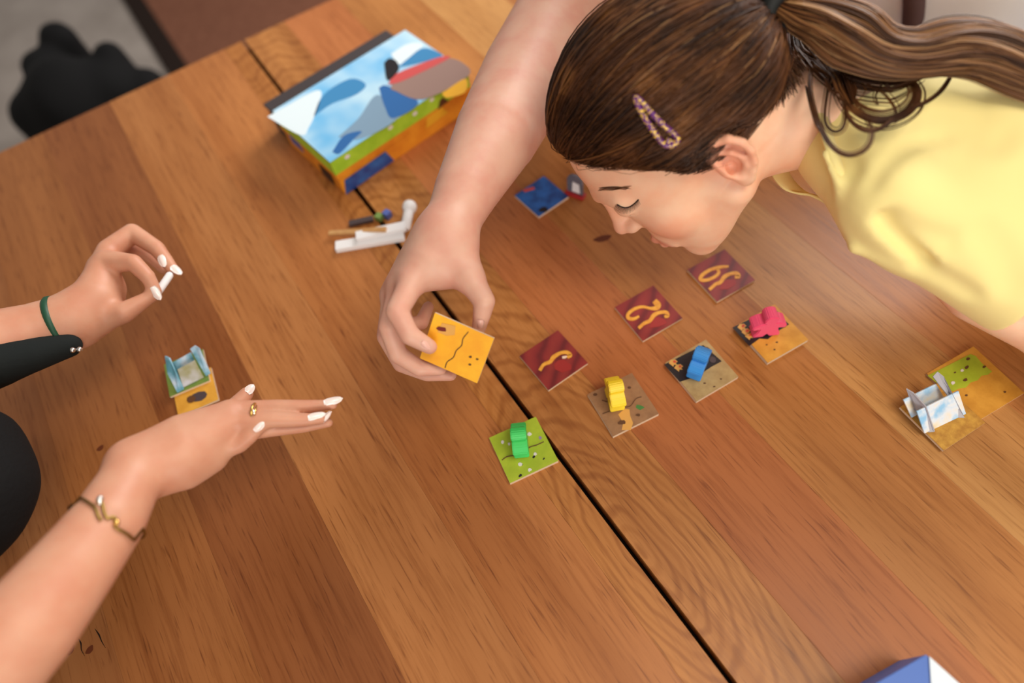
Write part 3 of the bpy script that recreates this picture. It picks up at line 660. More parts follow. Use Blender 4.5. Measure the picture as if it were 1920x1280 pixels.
def spare_hand(wrist, d, up, r0, side=1):
    """relaxed hand at the end of an arm: palm, four curled fingers and a thumb"""
    d, up = nrm(d), nrm(up); sd = np.cross(up, d) * side; V_ = Vol(); k = []
    for i, (o, L) in enumerate(((-.024, .070), (-.008, .078), (.009, .073), (.024, .058))):
        a = wrist + sd * o * .6; m_ = wrist + d * .062 + sd * o; f1 = m_ + d * L * .45 - up * .004; f2 = f1 + d * L * .32 - up * .012; f3 = f2 + d * L * .2 - up * .014
        V_.chain([(a, r0 * .62), (m_, .0115)], .012); k.append([(m_, .0105), (f1, .009), (f2, .008), (f3, .0065)])
    for f in k: V_.chain(f, .003)
    t0 = wrist - sd * .012 + d * .012; t1 = wrist - sd * .040 + d * .040 - up * .008; t2 = wrist - sd * .046 + d * .075 - up * .014
    V_.chain([(t0, .017), (t1, .013), (t2, .008)], .005); return V_
def spare_head(c, f, hair_m, parent, hair_col):
    """simple head: skull, jaw, nose, brow, eyes' hollows, ears; returns the skin volume and adds hair to parent"""
    f = nrm(f); l = nrm(np.cross([0, 0, 1], f)); u = np.cross(f, l); Rm = np.stack([f, l, u], 1); h = lambda x, y, z: c + Rm @ (np.array([x, y, z]) * .001)
    V_ = Vol().add(Ell(h(0, 0, 50), np.array([.094, .074, .082]), Rm)).add(Ell(h(42, 0, -5), np.array([.052, .058, .075]), Rm), .02).add(Cone(h(50, 0, -60), h(82, 0, -84), .030, .014), .02)
    V_.add(Cone(h(95, 0, 24), h(114, 0, -12), .005, .009), .01)
    for s in (1, -1):
        V_.add(Ell(h(-6, 74 * s, 2), np.array([.018, .007, .030]), Rm), .004).sub(Ell(h(102, 30 * s, 22), np.array([.012, .015, .009]), Rm), .01).add(Cone(h(98, 0, -46), h(88, 22 * s, -48), .006, .003), .004)
    V_.chain([(h(-10, 0, -30), .052), (h(-22, 0, -110), .055), (h(-30, 0, -170), .065)], .03)
    Hh = Vol().add(Ell(h(-6, 0, 58), np.array([.104, .084, .088]), Rm)).sect(lambda x, y, z: (-.004 + .75 * ((x - c[0]) * f[0] + (y - c[1]) * f[1] + (z - c[2]) * f[2]) - ((x - c[0]) * u[0] + (y - c[1]) * u[1] + (z - c[2]) * u[2])) * .8)
    if hair_m: Hh.add(Cone(h(-70, 0, 20), h(-90, 0, -200), .055, .04), .03)
    link('hair', Hh.mesh('hair', .005, 2), hair_col, parent); return V_

# ================================================================== person reaching across: right arm, hand with a tile
pm = empty('person', (1.0, .56, 0)); tag(pm, 'person in a pale lilac shirt reaching a bare arm to place a yellow tile', 'person')
A = Vol()
A.chain(js([(838, 438, .180, 47), (874, 359, .180, 60), (932, 251, .172, 79), (990, 144, .158, 87), (1060, 20, .15, 86), (1130, -110, .16, 92)]), .03)
A.chain(js([(1130, -110, .16, 92), (1250, -330, .25, 105), (1330, -480, .33, 120)]), .03)
# back of the hand
for a, b, c in (((832, 440, .180, 40), (806, 490, .178, 38), (775, 524, .176, 27)), ((828, 442, .178, 38), (790, 492, .170, 36), (750, 536, .164, 25)), ((822, 446, .174, 34), (775, 500, .156, 32), (735, 552, .148, 23)), ((818, 450, .168, 30), (772, 520, .142, 26), (745, 565, .132, 20)), ((850, 440, .178, 38), (858, 480, .172, 36), (880, 520, .168, 28))):
    A.chain(js([a, b, c]), .016)
A.chain(js([(838, 470, .172, 38), (820, 505, .165, 30)]), .02)
A.chain(js([(812, 500, .170, 24), (866, 508, .166, 22)]), .014)
# index, middle, ring, little finger, thumb
A.chain(js([(775, 526, .176, 25), (744, 584, .176, 21.5), (768, 628, .165, 19), (806, 650, .1535, 14.5)]), .005)
A.chain(js([(750, 540, .164, 22), (729, 612, .152, 20), (746, 664, .132, 18), (786, 690, .122, 16), (826, 692, .116, 12)]), .004)
A.chain(js([(736, 556, .148, 20), (724, 630, .132, 18), (752, 682, .112, 16), (800, 701, .104, 14), (846, 704, .102, 10.5)]), .004)
A.chain(js([(750, 560, .132, 18), (760, 610, .116, 16), (790, 605, .106, 14), (803, 575, .104, 11)]), .004)
A.chain(js([(878, 518, .168, 27), (908, 564, .164, 21), (903, 592, .152, 17), (896, 622, .140, 12.5)]), .006)
me = A.mesh('arm', .0018, 3)
mhd = spare_head(np.array([.90, .58, T + .56]), (-.85, -.25, -.3), False, pm, mat('short_brown_hair', srgb(70, 46, 32), .5)).mesh('head', .004, 2)
bvm = bvh_of(me); me = joinmesh('body', [me, mhd]); store_tint(me, *set_tint(me, [])[1:]); arm_m = link('body', me, SK2, pm)
nail(bvm, pm, (790, 641), (806, 655), 15, M['nail_nat']); nail(bvm, pm, (900, 598), (896, 620), 17, M['nail_nat'])
shp, shr = J(1330, -480, .33, 120)
slv = Vol().chain([J(1220, -275, .225, 112), J(1270, -368, .265, 118), (shp, shr * 1.15)], .03)
ch, hp2 = np.array([.93, .55, T + .20]), np.array([1.0, .56, .56])
slv.add(Cone(shp, ch + [0, .02, .12], shr * 1.15, .09), .05); slv.add(Cone(ch + [0, -.04, 0], hp2, .165, .17), .05); slv.add(Cone(ch + [.02, -.13, .02], hp2 + [0, -.14, .05], .10, .12), .06)
slv.disp(lambda x, y, z: .003 * np.sin(45 * y + 20 * z) * np.sin(25 * x + 30 * z))
mls = slv.mesh('shirt', .007, 3); sh_ = link('shirt', mls, M['lilac'], pm); sh_['label'] = 'pale lilac shirt'
bvlil = bvh_of(mls)
stp = [hit(bvlil, u, v) for u, v in ((1716, -60), (1715, -20), (1714, 10), (1712, 36))]
stp = [p + n * .004 for p, n in stp if p is not None]
if len(stp) > 2: link('shirt_strip', tube('shirt_strip', spline(stp, 12), .013, 8), mat('brown_strip', srgb(92, 70, 74), .9, .2), pm, True)  # dark brown strip laid along the shirt
M['slate'] = mat('slate_cloth', srgb(70, 72, 80), .9, .2)
Lg = Vol()
for s_ in (-.1, .1):
    a = hp2 + [0, s_, -.03]; k = np.array([.60, .56 + s_, .54]); Lg.add(Cone(a, k, .09, .065), .03); Lg.add(Cone(k, (.62, .56 + s_, .06), .06, .045), .03)
Lg.sect(lambda x, y, z: .002 - z + 0 * x + 0 * y)
link('trousers', Lg.mesh('trousers', .009, 3), M['slate'], pm)
# held tile
hs = (.166, .154, .124); a_, b_, c_ = [P(u, v, h) for (u, v), h in zip(((825, 592), (936, 640), (885, 713)), hs)]
cx = (a_ + c_) / 2; e1 = nrm(b_ - a_); e2 = c_ - b_; e2 = nrm(e2 - e1 * (e2 @ e1)); e3 = np.cross(e1, e2); e3 = e3 if e3[2] > 0 else -e3
l1, l2 = np.linalg.norm(b_ - a_) / 2, np.linalg.norm(c_ - b_) / 2
ht = empty('held_tile', cx); tag(ht, 'bright yellow-orange tile held between fingers over the seam', 'game tile')
M['held_face'] = tilemat('yellow_field_print', srgb(252, 192, 44), srgb(244, 166, 38), 30)
link('board', box('board', cx - e3 * .0016, e1 * l1, e2 * l2, e3 * .0011), M['card_edge'], ht)
link('face', box('face', cx - e3 * .0003, e1 * l1, e2 * l2, e3 * .0003), M['held_face'], ht)
def on_held(u, v):
    d = ray(u, v); return CAM + d * (((cx - CAM) @ e3) / (d @ e3))
q3 = lambda L: [(680 + a * .2812, 380 + b * .2812) for a, b in L]
def hstroke(px, wpx, mt):
    pts = spline(px, 40); tgv = np.gradient(pts, axis=0); tgv /= np.linalg.norm(tgv, axis=1)[:, None]; nn = np.stack([-tgv[:, 1], tgv[:, 0]], 1) * wpx / 2
    o1 = [on_held(*q) + e3 * .0004 for q in pts + nn]; o2 = [on_held(*q) + e3 * .0004 for q in pts - nn]
    link('print_crack', prism('print_crack', o1 + o2[::-1], e3, .0003), mt, ht)
hstroke(q3([(705, 860), (670, 905), (660, 950), (625, 985), (605, 1030), (565, 1060), (550, 1100)]), 1.8, M['brown_ink'])
def hdecal(px, mt, k=1): link('print_spot', prism('print_spot', [on_held(*q) + e3 * (.0003 + .0002 * k) for q in px], e3, .0002), mt, ht)
hdecal(q3([(500, 860), (530, 800), (620, 820), (615, 880), (560, 885)]), M['paw']); hdecal(blob(*q3([(530, 840)])[0], 9, 8, .5, .1), mat('maroon_print', srgb(110, 30, 24), .5), 2)
for a, b in ((765, 1042), (715, 1078), (720, 1025)): hdecal(blob(*q3([(a, b)])[0], 3, 6, .7), M['brown_ink'])

# ================================================================== person on the left: two bare forearms, dark top
pw = empty('person', (-.8, .34, 0)); tag(pw, 'person in black at the left edge with pearl nails and bracelets, one hand hovering flat', 'person')
B = Vol()
B.chain(js([(-120, 1350, .20, 118), (44, 1180, .195, 93), (134, 1068, .185, 77), (203, 977, .175, 65), (253, 885, .160, 52)]), .03)
for a, b, c in (((250, 862, .158, 36), (340, 810, .150, 33), (432, 770, .140, 20)), ((255, 872, .158, 38), (345, 832, .150, 36), (432, 788, .142, 21)), ((262, 886, .155, 36), (350, 852, .148, 36), (422, 812, .138, 21)), ((270, 890, .152, 32), (335, 872, .146, 36), (396, 846, .132, 24))):
    B.chain(js([a, b, c]), .014)
B.chain(js([(312, 896, .140, 24), (352, 886, .136, 27), (398, 860, .130, 24)]), .012)
B.chain(js([(300, 850, .145, 30), (390, 790, .120, 24), (440, 765, .105, 19), (462, 738, .104, 13)]), .006)     # thumb, far side
B.chain(js([(430, 770, .140, 19), (520, 764, .133, 15.5), (578, 762, .127, 13), (624, 758, .122, 9.5)]), .0035)      # index
B.chain(js([(432, 790, .142, 20), (512, 786, .138, 16.5), (560, 787, .132, 14), (602, 785, .128, 10)]), .0035)     # middle
B.chain(js([(420, 812, .136, 20), (505, 804, .124, 15.5), (568, 799, .117, 12.5), (616, 792, .112, 9)]), .0035)      # ring
B.chain(js([(396, 846, .132, 23), (448, 832, .132, 17.5), (470, 816, .136, 14.5), (484, 804, .138, 11)]), .0045)    # little
mr = B.mesh('right_arm', .0017, 3)
C_ = Vol()
C_.chain(js([(-190, 690, .14, 78), (0, 645, .13, 66), (75, 618, .122, 52), (135, 600, .115, 42)]), .03)
C_.chain(js([(135, 600, .115, 40), (178, 560, .115, 40), (192, 505, .118, 26)]), .02)
C_.chain(js([(140, 605, .110, 38), (185, 575, .105, 36), (205, 545, .105, 24)]), .02)
C_.chain(js([(190, 500, .118, 22), (206, 470, .115, 22), (248, 436, .112, 17), (294, 466, .105, 15), (324, 505, .098, 11)]), .006)     # middle arch
C_.chain(js([(190, 505, .122, 22), (200, 490, .124, 22), (250, 492, .126, 16), (276, 518, .118, 14), (292, 545, .108, 10.5)]), .005)  # index
C_.chain(js([(200, 480, .098, 20), (240, 455, .088, 15), (280, 480, .083, 12), (306, 505, .082, 9)]), .006)                              # ring, behind
C_.chain(js([(150, 600, .100, 34), (192, 594, .104, 28), (232, 586, .108, 20), (282, 556, .106, 12)]), .008)                             # thumb
ml = C_.mesh('left_arm', .0019, 3)
Tq = Vol(); sR, sL = (np.array([-.60, .04, T + .27]), .062), (np.array([-.62, .60, T + .25]), .06)
Tq.chain([J(-120, 1350, .20, 116), (np.array([-.47, .12, T + .23]), .05), sR], .03).chain([J(-190, 690, .14, 78), (np.array([-.50, .60, T + .18]), .048), sL], .03)
Tq.add(Cone(sR[0], sL[0], sR[1], sL[1]), .06)
mt_ = Tq.mesh('torso', .007, 3)
mhd = spare_head(np.array([-.60, .33, T + .60]), (.8, .12, -.35), True, pw, mat('black_hair', (.012, .009, .008), .4)).mesh('head', .004, 2)
me = joinmesh('body', [mr, ml, mt_, mhd]); store_tint(me, *set_tint(me, [])[1:]); body = link('body', me, SK3, pw)
bvr, bvl = bvh_of(mr), bvh_of(ml)
# dark top and trousers
W = Vol(); W.add(Cone(sR[0], sL[0], sR[1] * 1.12, sL[1] * 1.12), .06)
hip = np.array([-.80, .34, .55])
W.add(Cone(np.array([-.64, .33, T + .2]), hip, .13, .15), .08)
for u, v, h, r in ((-68, 870, .13, 108), (-74, 950, .13, 112)):
    p, rr = J(u, v, h, r); W.add(Cone(p, np.array([-.66, .34, T + .17]), rr, .09), .03)
W.disp(lambda x, y, z: .002 * np.sin(70 * y + 30 * z) * np.sin(40 * x))
link('black_top', W.mesh('black_top', .007, 3), M['black'], pw)
Lg = Vol()
for s in (-.1, .1):
    a = hip + [0, s, -.02]; k = a + [.36, 0, -.02]; k[2] = .53; Lg.add(Cone(a, k, .085, .065), .03); Lg.add(Cone(k, (k[0], k[1], .06), .062, .045), .03)
Lg.sect(lambda x, y, z: .002 - z + 0 * x + 0 * y)
link('trousers', Lg.mesh('trousers', .009, 3), M['black'], pw)
# sleeve with dark ink on the left forearm
M['dark_sleeve'] = mat('dark_sleeve', srgb(28, 32, 32), .9, .2, bump=(260, .3, .001))
sv = Vol().chain(js([(-190, 735, .140, 70), (-5, 680, .134, 46), (62, 664, .126, 33), (128, 646, .116, 24)]), .02)
link('dark_sleeve', sv.mesh('dark_sleeve', .003, 2), M['dark_sleeve'], pw)
# bracelets, ring
def ring_at(name, c_px, dir_px, rpx, tube_r, matl, squash=1., label=None, h=None, n=40):
    c, r = J(*c_px, rpx); d = nrm(P(dir_px[0], dir_px[1], dir_px[2]) - P(dir_px[3], dir_px[4], dir_px[5])); a = nrm(np.cross(d, VIEW)); b = np.cross(d, a)
    o = link(name, tube(name, [c + r * (math.cos(t) * a + math.sin(t) * b * squash) for t in np.linspace(0, 2 * math.pi, n + 1)[:-1]], tube_r, 8, True), matl, pw, True)
    if label: o['label'] = label
    return c, r, a, b, d
M['green_band'] = mat('green_band', srgb(18, 70, 46), .5); M['dark_band'] = mat('dark_band', srgb(16, 18, 18), .5)
for k in (-1, 0, 1):
    pass
cgr, rgr, agr, bgr, dgr = ring_at('bracelet', (112, 606, .118), (160, 588, .114, 60, 622, .12), 47, .0042, M['green_band'], 1.0, 'dark green band bracelet')
cdk, rdk, adk, bdk, ddk = ring_at('bracelet', (122, 612, .112), (160, 600, .11, 90, 622, .112), 47, .0032, M['dark_band'], 1.0, 'black cord bracelet with two silver beads')
for u, v in ((136, 656), (149, 655)):
    p, r = J(u, v, .122, 5.5); link('bead', Vol().add(Ell(p, (r, r, r))).mesh('bead', .0008), M['silver'], pw)
# snake bangle traced over the right forearm, closed underneath
def over(bv, px, lift, m):
    q = spline(px, m); out = []
    for u, v in q:
        p, n = hit(bv, u, v)
        if p is None: p = out[-1] if out else P(u, v, .18); n = np.zeros(3)
        out.append(p + n * lift)
    out = np.array(out)
    for _ in range(2): out[1:-1] = (out[:-2] + 2 * out[1:-1] + out[2:]) / 4
    return out
bang1 = over(bvr, [(153, 934), (169, 944), (180, 955), (184, 969), (190, 976)], .0012, 16)
bang2 = over(bvr, [(189, 938), (193, 948), (196, 964), (202, 973), (212, 969), (217, 978), (214, 988), (234, 999), (249, 1012)], .0012, 34)
cB, rB = J(203, 977, .175, 66); dB = nrm(P(252, 884, .16) - P(130, 1065, .185))
def arc_under(pa, pb):
    va, vb = pa - cB, pb - cB; va -= dB * (va @ dB); vb -= dB * (vb @ dB); dn = -VIEW - dB * (-VIEW @ dB); dn = nrm(dn) * rB * 1.02
    return np.array([cB + q for q in spline([va, nrm(va + dn * .7) * rB * 1.03, dn, nrm(vb + dn * .7) * rB * 1.03, vb], 24)])
und = arc_under(bang1[0], bang2[-1])
br = link('bangle', tube('bangle', np.vstack([bang1[::-1], und[1:-1], bang2[::-1]]), .0011, 8), M['dark_gold'], pw, True); br['label'] = 'thin gold snake bangle'
hp_, hn_ = hit(bvr, 189, 938)
link('bangle_stone', Vol().add(Ell(hp_ + hn_ * .002, (.0026, .0026, .0026))).add(Ell(hp_ + hn_ * .002 - RC[:, 1] * .0035, (.0018, .0018, .0018)), .002).mesh('bangle_stone', .0006), M['silver'], pw)
hp_, hn_ = hit(bvr, 216, 979); link('bangle_bend', Vol().add(Ell(hp_ + hn_ * .0015, (.0022, .0034, .002))).mesh('bangle_bend', .0006), M['gold'], pw)
cR, rR = J(478, 776, .140, 19); dR = nrm(P(512, 784, .138) - P(440, 786, .142)); aR = nrm(np.cross(dR, VIEW)); bR = np.cross(dR, aR)
rg = link('finger_ring', tube('finger_ring', [cR + rR * 1.02 * (math.cos(t) * aR + math.sin(t) * bR) for t in np.linspace(0, 2 * math.pi, 31)[:-1]], .0011, 8, True), M['gold'], pw, True); rg['label'] = 'gold finger ring with a split top'
for du in (-5, 5):
    p, n = hit(bvr, 477 + du, 760)
    if p is not None:
        q, n2 = hit(bvr, 478, 778); link('ring_tip', tube('ring_tip', [q + n2 * .0012, (p + q) / 2 + n2 * .0016, p + n * .001], [.0011, .001, .0004], 6), M['silver'] if du < 0 else M['gold'], pw, True)
# nails
for b_, t_, wd in (((607, 756), (643, 746), 17), ((577, 782), (611, 774), 17), ((608, 790), (636, 784), 15), ((477, 808), (497, 789), 16), ((462, 735), (475, 718), 18)):
    nail(bvr, pw, b_, t_, wd, M['nail'], .0004)
for b_, t_, wd in (((301, 478), (314, 503), 17), ((324, 497), (336, 520), 17), ((284, 538), (303, 562), 17)):
    nail(bvl, pw, b_, t_, wd, M['nail'], .0004)
chip = Vol().add(Cone(P(318, 516, .1), P(298, 545, .1), .004, .004)); tag(link('white_token', chip.mesh('white_token', .0012), M['white_card']), 'small white token pinched in the fingertips on the left', 'token')

# ================================================================== girl leaning over the table: head, neck, torso, arm
pg = empty('person', (.86, .02, 0)); tag(pg, 'child in a pale yellow shirt bowed low over the tiles, wavy brown ponytail', 'person')
O = np.array([.36807713, .31136226, T + .19632331])
R = np.array([[-.72172325, -.50177586, -.47679822], [.18715092, -.80463718, .56350115], [-.66640084, .31745865, .67463317]])
_a = math.radians(6); _k = VIEW; _K = np.array([[0, -_k[2], _k[1]], [_k[2], 0, -_k[0]], [-_k[1], _k[0], 0]])
_Q = np.eye(3) + math.sin(_a) * _K + (1 - math.cos(_a)) * _K @ _K
_nose = O + R @ np.array([.115, 0, -.010]); O = _nose + _Q @ (O - _nose) - RC[:, 1] * .003; R = _Q @ R
def H(x, y, z): return O + R @ (np.array([x, y, z]) * .001)
def loc(p): return (np.asarray(p) - O) @ R * 1000
def ell(c, r, rot=None): return Ell(H(*c), np.array(r) * .001, R if rot is None else R @ rot)
def hc(a, b, ra, rb): return Cone(H(*a), H(*b), ra * .001, rb * .001)
def _ry(a): c, s = math.cos(a), math.sin(a); return np.array([[c, 0, s], [0, 1, 0], [-s, 0, c]])
G = Vol()
G.add(ell((2, 0, 46), (92, 71, 78)))
G.add(ell((46, 0, 2), (50, 57, 64)), .02)
G.add(ell((58, 0, -42), (38, 41, 46)), .02)
for s in (1, -1):
    G.add(hc((12, 47 * s, -44), (73, 12 * s, -85), 16, 11), .026)
    G.add(ell((62, 33 * s, -20), (21, 19, 22)), .016)
    G.add(hc((92, 12 * s, 36), (78, 42 * s, 32), 7, 6), .014)
G.add(ell((79, 0, -85), (12, 16, 12)), .014)
G.add(ell((83, 0, -48), (18, 24, 20)), .012)
for s in (1, -1):
    G.sub(ell((101, 27 * s, 22), (13, 15, 9)), .012)
    G.add(ell((79.5, 31 * s, 21), (13, 15, 12)), .004)
    G.sub(hc((94, 22 * s, 14.5), (82, 44 * s, 15), 1.1, .8), .0022)
G.add(hc((95, 0, 24), (111, 0, -9), 5.2, 7.4), .012)
G.add(hc((111, 0, -9), (101, 0, -17), 7.0, 5), .006)
for s in (1, -1):
    G.add(ell((102, 9 * s, -14), (8, 6.2, 6.2)), .006)
    G.sub(ell((103, 5 * s, -20), (4, 2.4, 3)), .002)
for s in (1, -1):
    G.add(hc((103, 0, -48), (91, 22 * s, -55), 4.6, 2.8), .004)
    G.add(hc((101, 0, -59), (90, 20 * s, -56), 5.2, 2.8), .004)
    G.sub(hc((108, 0, -53), (92, 23 * s, -56), 1.1, .7), .0022)
# neck
G.chain([(H(-8, 0, -20), .047), (H(-42, 0, -52), .046), (H(-88, 2, -86), .050)], .03)
# ear (left, facing the camera; right mirrored)
def ear(s):
    rt = .06
    def E_(x, z, y=0.):
        xr, zr = x * math.cos(rt) - z * math.sin(rt), x * math.sin(rt) + z * math.cos(rt)
        return (-1 + xr * .88, s * (65 - .36 * xr + y), -9 + zr * .88)
    G.add(hc(E_(-8, 12), E_(-9, -12), 11, 9), .006); G.add(Ell(H(*E_(-12, 3, -2)), np.array([.016, .0045, .026]), R @ _ry(-rt) ), .008)
    G.sub(Cone(H(*E_(-8, 14, 11)), H(*E_(-7, -9, 11)), .0105, .0085), .003)
    he = [(2, 7, -1), (5, 20, 1), (0, 29, 3), (-10, 33, 4), (-21, 29, 5), (-27, 17, 5), (-27, 4, 5), (-22, -9, 4), (-15, -18, 3), (-9, -24, 2)]
    rr = [2.6, 3.0, 3.3, 3.5, 3.6, 3.5, 3.3, 3.1, 3.4, 5.0]
    for (a, ra), (b, rb) in zip(list(zip(he, rr))[:-1], list(zip(he, rr))[1:]): G.add(hc(E_(*a), E_(*b), ra, rb), .0022)
    G.add(ell(E_(-5, -24, 1), (7, 4.5, 8)), .004)
    an = [(-6, 21, 3), (-14, 14, 4.5), (-18, 3, 4.5), (-15, -8, 4), (-8, -14, 3)]
    for a, b in zip(an[:-1], an[1:]): G.add(hc(E_(*a), E_(*b), 2.6, 2.6), .003)
    G.add(ell(E_(2, -3, 3), (4, 4, 6)), .004)
    G.sub(ell(E_(-4, -3, 2), (5, 6, 6)), .003)
ear(1); ear(-1)
mh = G.mesh('head', .0016, 2)
# torso, shoulders and left arm
NB = H(-88, 2, -86)
To = Vol(); SH = J(1700, 380, .15, 40); EL = J(2010, 640, .075, 56)
To.chain([(NB, .05), J(1650, 280, .15, 70), J(1800, 310, .15, 90), J(2050, 330, .15, 130)], .03)
To.chain([SH, J(1720, 450, .14, 44), J(1826, 557, .108, 46), EL], .03)
To.chain([EL, J(2090, 760, .052, 44), J(2230, 880, .05, 38)], .02)
mt_ = To.mesh('torso', .004, 3)
wr_, wr2_ = P(2090, 760, .052), P(2230, 880, .05)
mhand = spare_hand(wr2_, wr2_ - wr_, (0, 0, 1), .026, -1).mesh('hand', .0024, 2)
me = joinmesh('body', [mh, mt_, mhand])
co, rgba, fac = set_tint(me, [(H(103, 0, -49), .011, srgb(206, 96, 84), .75), (H(98, 12, -58), .013, srgb(208, 98, 86), .75), (H(99, -9, -59), .012, srgb(208, 98, 86), .75), (H(98, 12, -51), .013, srgb(206, 96, 84), .75),
    (H(78, 40, -24), .030, srgb(238, 150, 120), .45), (H(113, 0, -10), .016, srgb(236, 150, 122), .4), (H(-8, 74, 2), .034, srgb(236, 140, 112), .6), (H(-4, 72, -2), .011, srgb(196, 84, 70), .6)])
store_tint(me, rgba, fac); link('body', me, SK1, pg)
bvhead = bvh_of(mh)
# ---- shirt
M['shirt'] = mat('yellow_cotton', srgb(253, 236, 160), .85, .25, sss=.05, ssr=(.6, .5, .2), sscale=.004); N = nodes(M['shirt']); N.bump(N.noise(900, 2, .6), .12, .0005)
M['shirt'].node_tree.nodes['Principled BSDF'].inputs['Sheen Weight'].default_value = .15
def build_shirt(creases=None):
    V_ = Vol()
    # sleeve, cut off at its hem
    V_.chain([J(1668, 372, .195, 78), J(1780, 442, .165, 86), J(1880, 512, .140, 86), J(1960, 570, .12, 84)], .03)
    V_.chain([J(1690, 450, .165, 40), J(1790, 500, .145, 40), J(1880, 558, .125, 38)], .03)
    hp0, dh = P(1906, 597, .13), nrm(P(1960, 570, .12) - P(1780, 442, .165)); hd = nrm(dh + .25 * VIEW)
    V_.sect(lambda x, y, z: (x - hp0[0]) * hd[0] + (y - hp0[1]) * hd[1] + (z - hp0[2]) * hd[2])
    V_.add(Cone(P(1880, 512, .14), P(2060, 630, .09), .028, .026), .001) if False else None
    # back and chest
    V_.chain([J(1566, 195, .19, 66), J(1600, 215, .19, 90)], .04); V_.chain([J(1590, 262, .195, 88), J(1690, 268, .185, 118), J(1830, 295, .18, 150), J(2080, 330, .17, 190), (np.array([.84, .03, T + .08]), .105)], .05)
    V_.chain([J(1614, 326, .19, 56), J(1655, 372, .19, 70)], .03)
    V_.chain([J(1636, 428, .165, 32), J(1690, 455, .155, 42)], .02)
    V_.chain([J(1548, 285, .222, 9), J(1566, 332, .212, 9), J(1584, 388, .192, 9), J(1603, 464, .165, 8)], .006)
    V_.chain([J(1603, 464, .165, 8), J(1660, 486, .160, 10), J(1740, 510, .150, 11)], .008)
    V_.add(Cone(P(1608, 440, .167), P(1640, 440, .168), .006, .012), .01); V_.add(Cone(P(1596, 410, .178), P(1640, 410, .178), .005, .014), .01)
    for prim, k in creases or []: V_.sub(prim, k)
    return V_
pre = build_shirt().mesh('pre', .008, 2); bvs = bvh_of(pre); bpy.data.meshes.remove(pre)
cr = []
def crease(px, r, depth_, k, m=14):
    """soft fold line pressed depth_ into the cloth"""
    q = []
    for u, v in spline(px, m):
        p, n = hit(bvs, u, v)
        if p is not None: q.append(p + n * (r - depth_))
    taper = [r * .55] + [r] * (len(q) - 2) + [r * .55]
    if len(q) > 2: cr.append((Multi([Cone(q[i], q[i + 1], taper[i], taper[i + 1]) for i in range(len(q) - 1)]), k))
crease([(1648, 408), (1672, 440), (1705, 470), (1742, 500)], .006, .010, .007)
crease([(1664, 404), (1720, 436), (1790, 456)], .008, .0025, .012)
crease([(1632, 350), (1660, 310), (1712, 268), (1790, 250)], .006, .0015, .008)
crease([(1562, 210), (1582, 270), (1600, 330)], .006, .002, .010)
crease([(1720, 500), (1770, 520), (1830, 556)], .006, .0018, .010)
crease([(1840, 430), (1880, 480), (1900, 540)], .010, .002, .014)
crease([(1700, 200), (1790, 215), (1890, 260)], .014, .002, .016)
shv = build_shirt(cr); msh = shv.mesh('shirt', .0028, 3); link('shirt', msh, M['shirt'], pg); bvs = bvh_of(msh)
# collar: a ribbed edge round the neck that hangs open below the throat
colp = [P(1506, 118, .235), P(1524, 200, .232), P(1550, 288, .222), P(1578, 368, .198), P(1604, 462, .158), P(1566, 396, .138), P(1520, 366, .138), P(1468, 352, .142), P(1440, 300, .15), P(1455, 200, .17), P(1485, 130, .21)]
loop = spline(colp + [colp[0]], 91)[:-1]
V, F = [], []
cen = loop.mean(0); axn = nrm(P(1700, 300, .18) - P(1480, 275, .2))
for i in range(90):
    wd = .010 + .010 * max(0, math.sin(math.pi * (i - 36) / 40)) if 36 < i < 76 else .010
    V += [loop[i], loop[i] + axn * wd * .5 + nrm(loop[i] - cen) * .0018, loop[i] + axn * wd]
for i in range(90):
    j = (i + 1) % 90
    for k in (0, 1): F.append((3 * i + k, 3 * i + k + 1, 3 * j + k + 1, 3 * j + k))
o = link('collar', mesh('collar', V, F), M['shirt'], pg, True); md = o.modifiers.new('cloth', 'SOLIDIFY'); md.thickness = .0022; md.offset = 0
# trousers
M['denim'] = mat('dark_denim', srgb(52, 62, 86), .9, .2)
Lg = Vol()
for s in (-.07, .07):
    a = np.array([.87, .02 + s, .74]); Lg.add(Cone(a, (.90, .02 + s, .42), .078, .058), .04); Lg.add(Cone((.90, .02 + s, .42), (.89, .02 + s, .05), .055, .04), .03)
Lg.sect(lambda x, y, z: .002 - z + 0 * x + 0 * y)
link('trousers', Lg.mesh('trousers', .008, 3), M['denim'], pg)

# ---- hair
m = mat('brown_hair', srgb(62, 36, 22), .46, .3); N = nodes(m)
ge = N.new('ShaderNodeNewGeometry')
N.base(N.mix(.55, N.ramp(ge.outputs['Random Per Island'], [(0, srgb(34, 18, 11)), (.45, srgb(64, 36, 20)), (.8, srgb(100, 60, 30)), (1, srgb(150, 98, 50))]), N.ramp(N.noise(26, 3, .5), [(.38, srgb(40, 22, 13)), (.6, srgb(104, 62, 32)), (.72, srgb(160, 106, 56))])))
N.b.inputs['Anisotropic'].default_value = .5; M['hair'] = m
m = mat('light_brown_hair', srgb(122, 80, 46), .42, .35); N = nodes(m); ge = N.new('ShaderNodeNewGeometry')
N.base(N.ramp(ge.outputs['Random Per Island'], [(0, srgb(58, 34, 22)), (.35, srgb(112, 70, 40)), (.7, srgb(160, 112, 68)), (1, srgb(196, 152, 104))])); M['hair_light'] = m
M['scalp_hair'] = mat('hair_mass', srgb(44, 25, 16), .6, .3)
HX = [-130, -90, -60, -38, -24, -8, 6, 16, 30, 50, 72, 92, 130]
HZ = [-30, -34, -28, -10, 16, 22, 4, 2, 34, 62, 80, 91, 97]
def hline(lx, lz, ly=0): return np.interp(lx, HX, HZ) - lz
Hv = Vol(); Hv.add(ell((3, 0, 47), (100, 81, 88)))
Hv.add(ell((-55, 0, 31), (43, 57, 49)), .03)
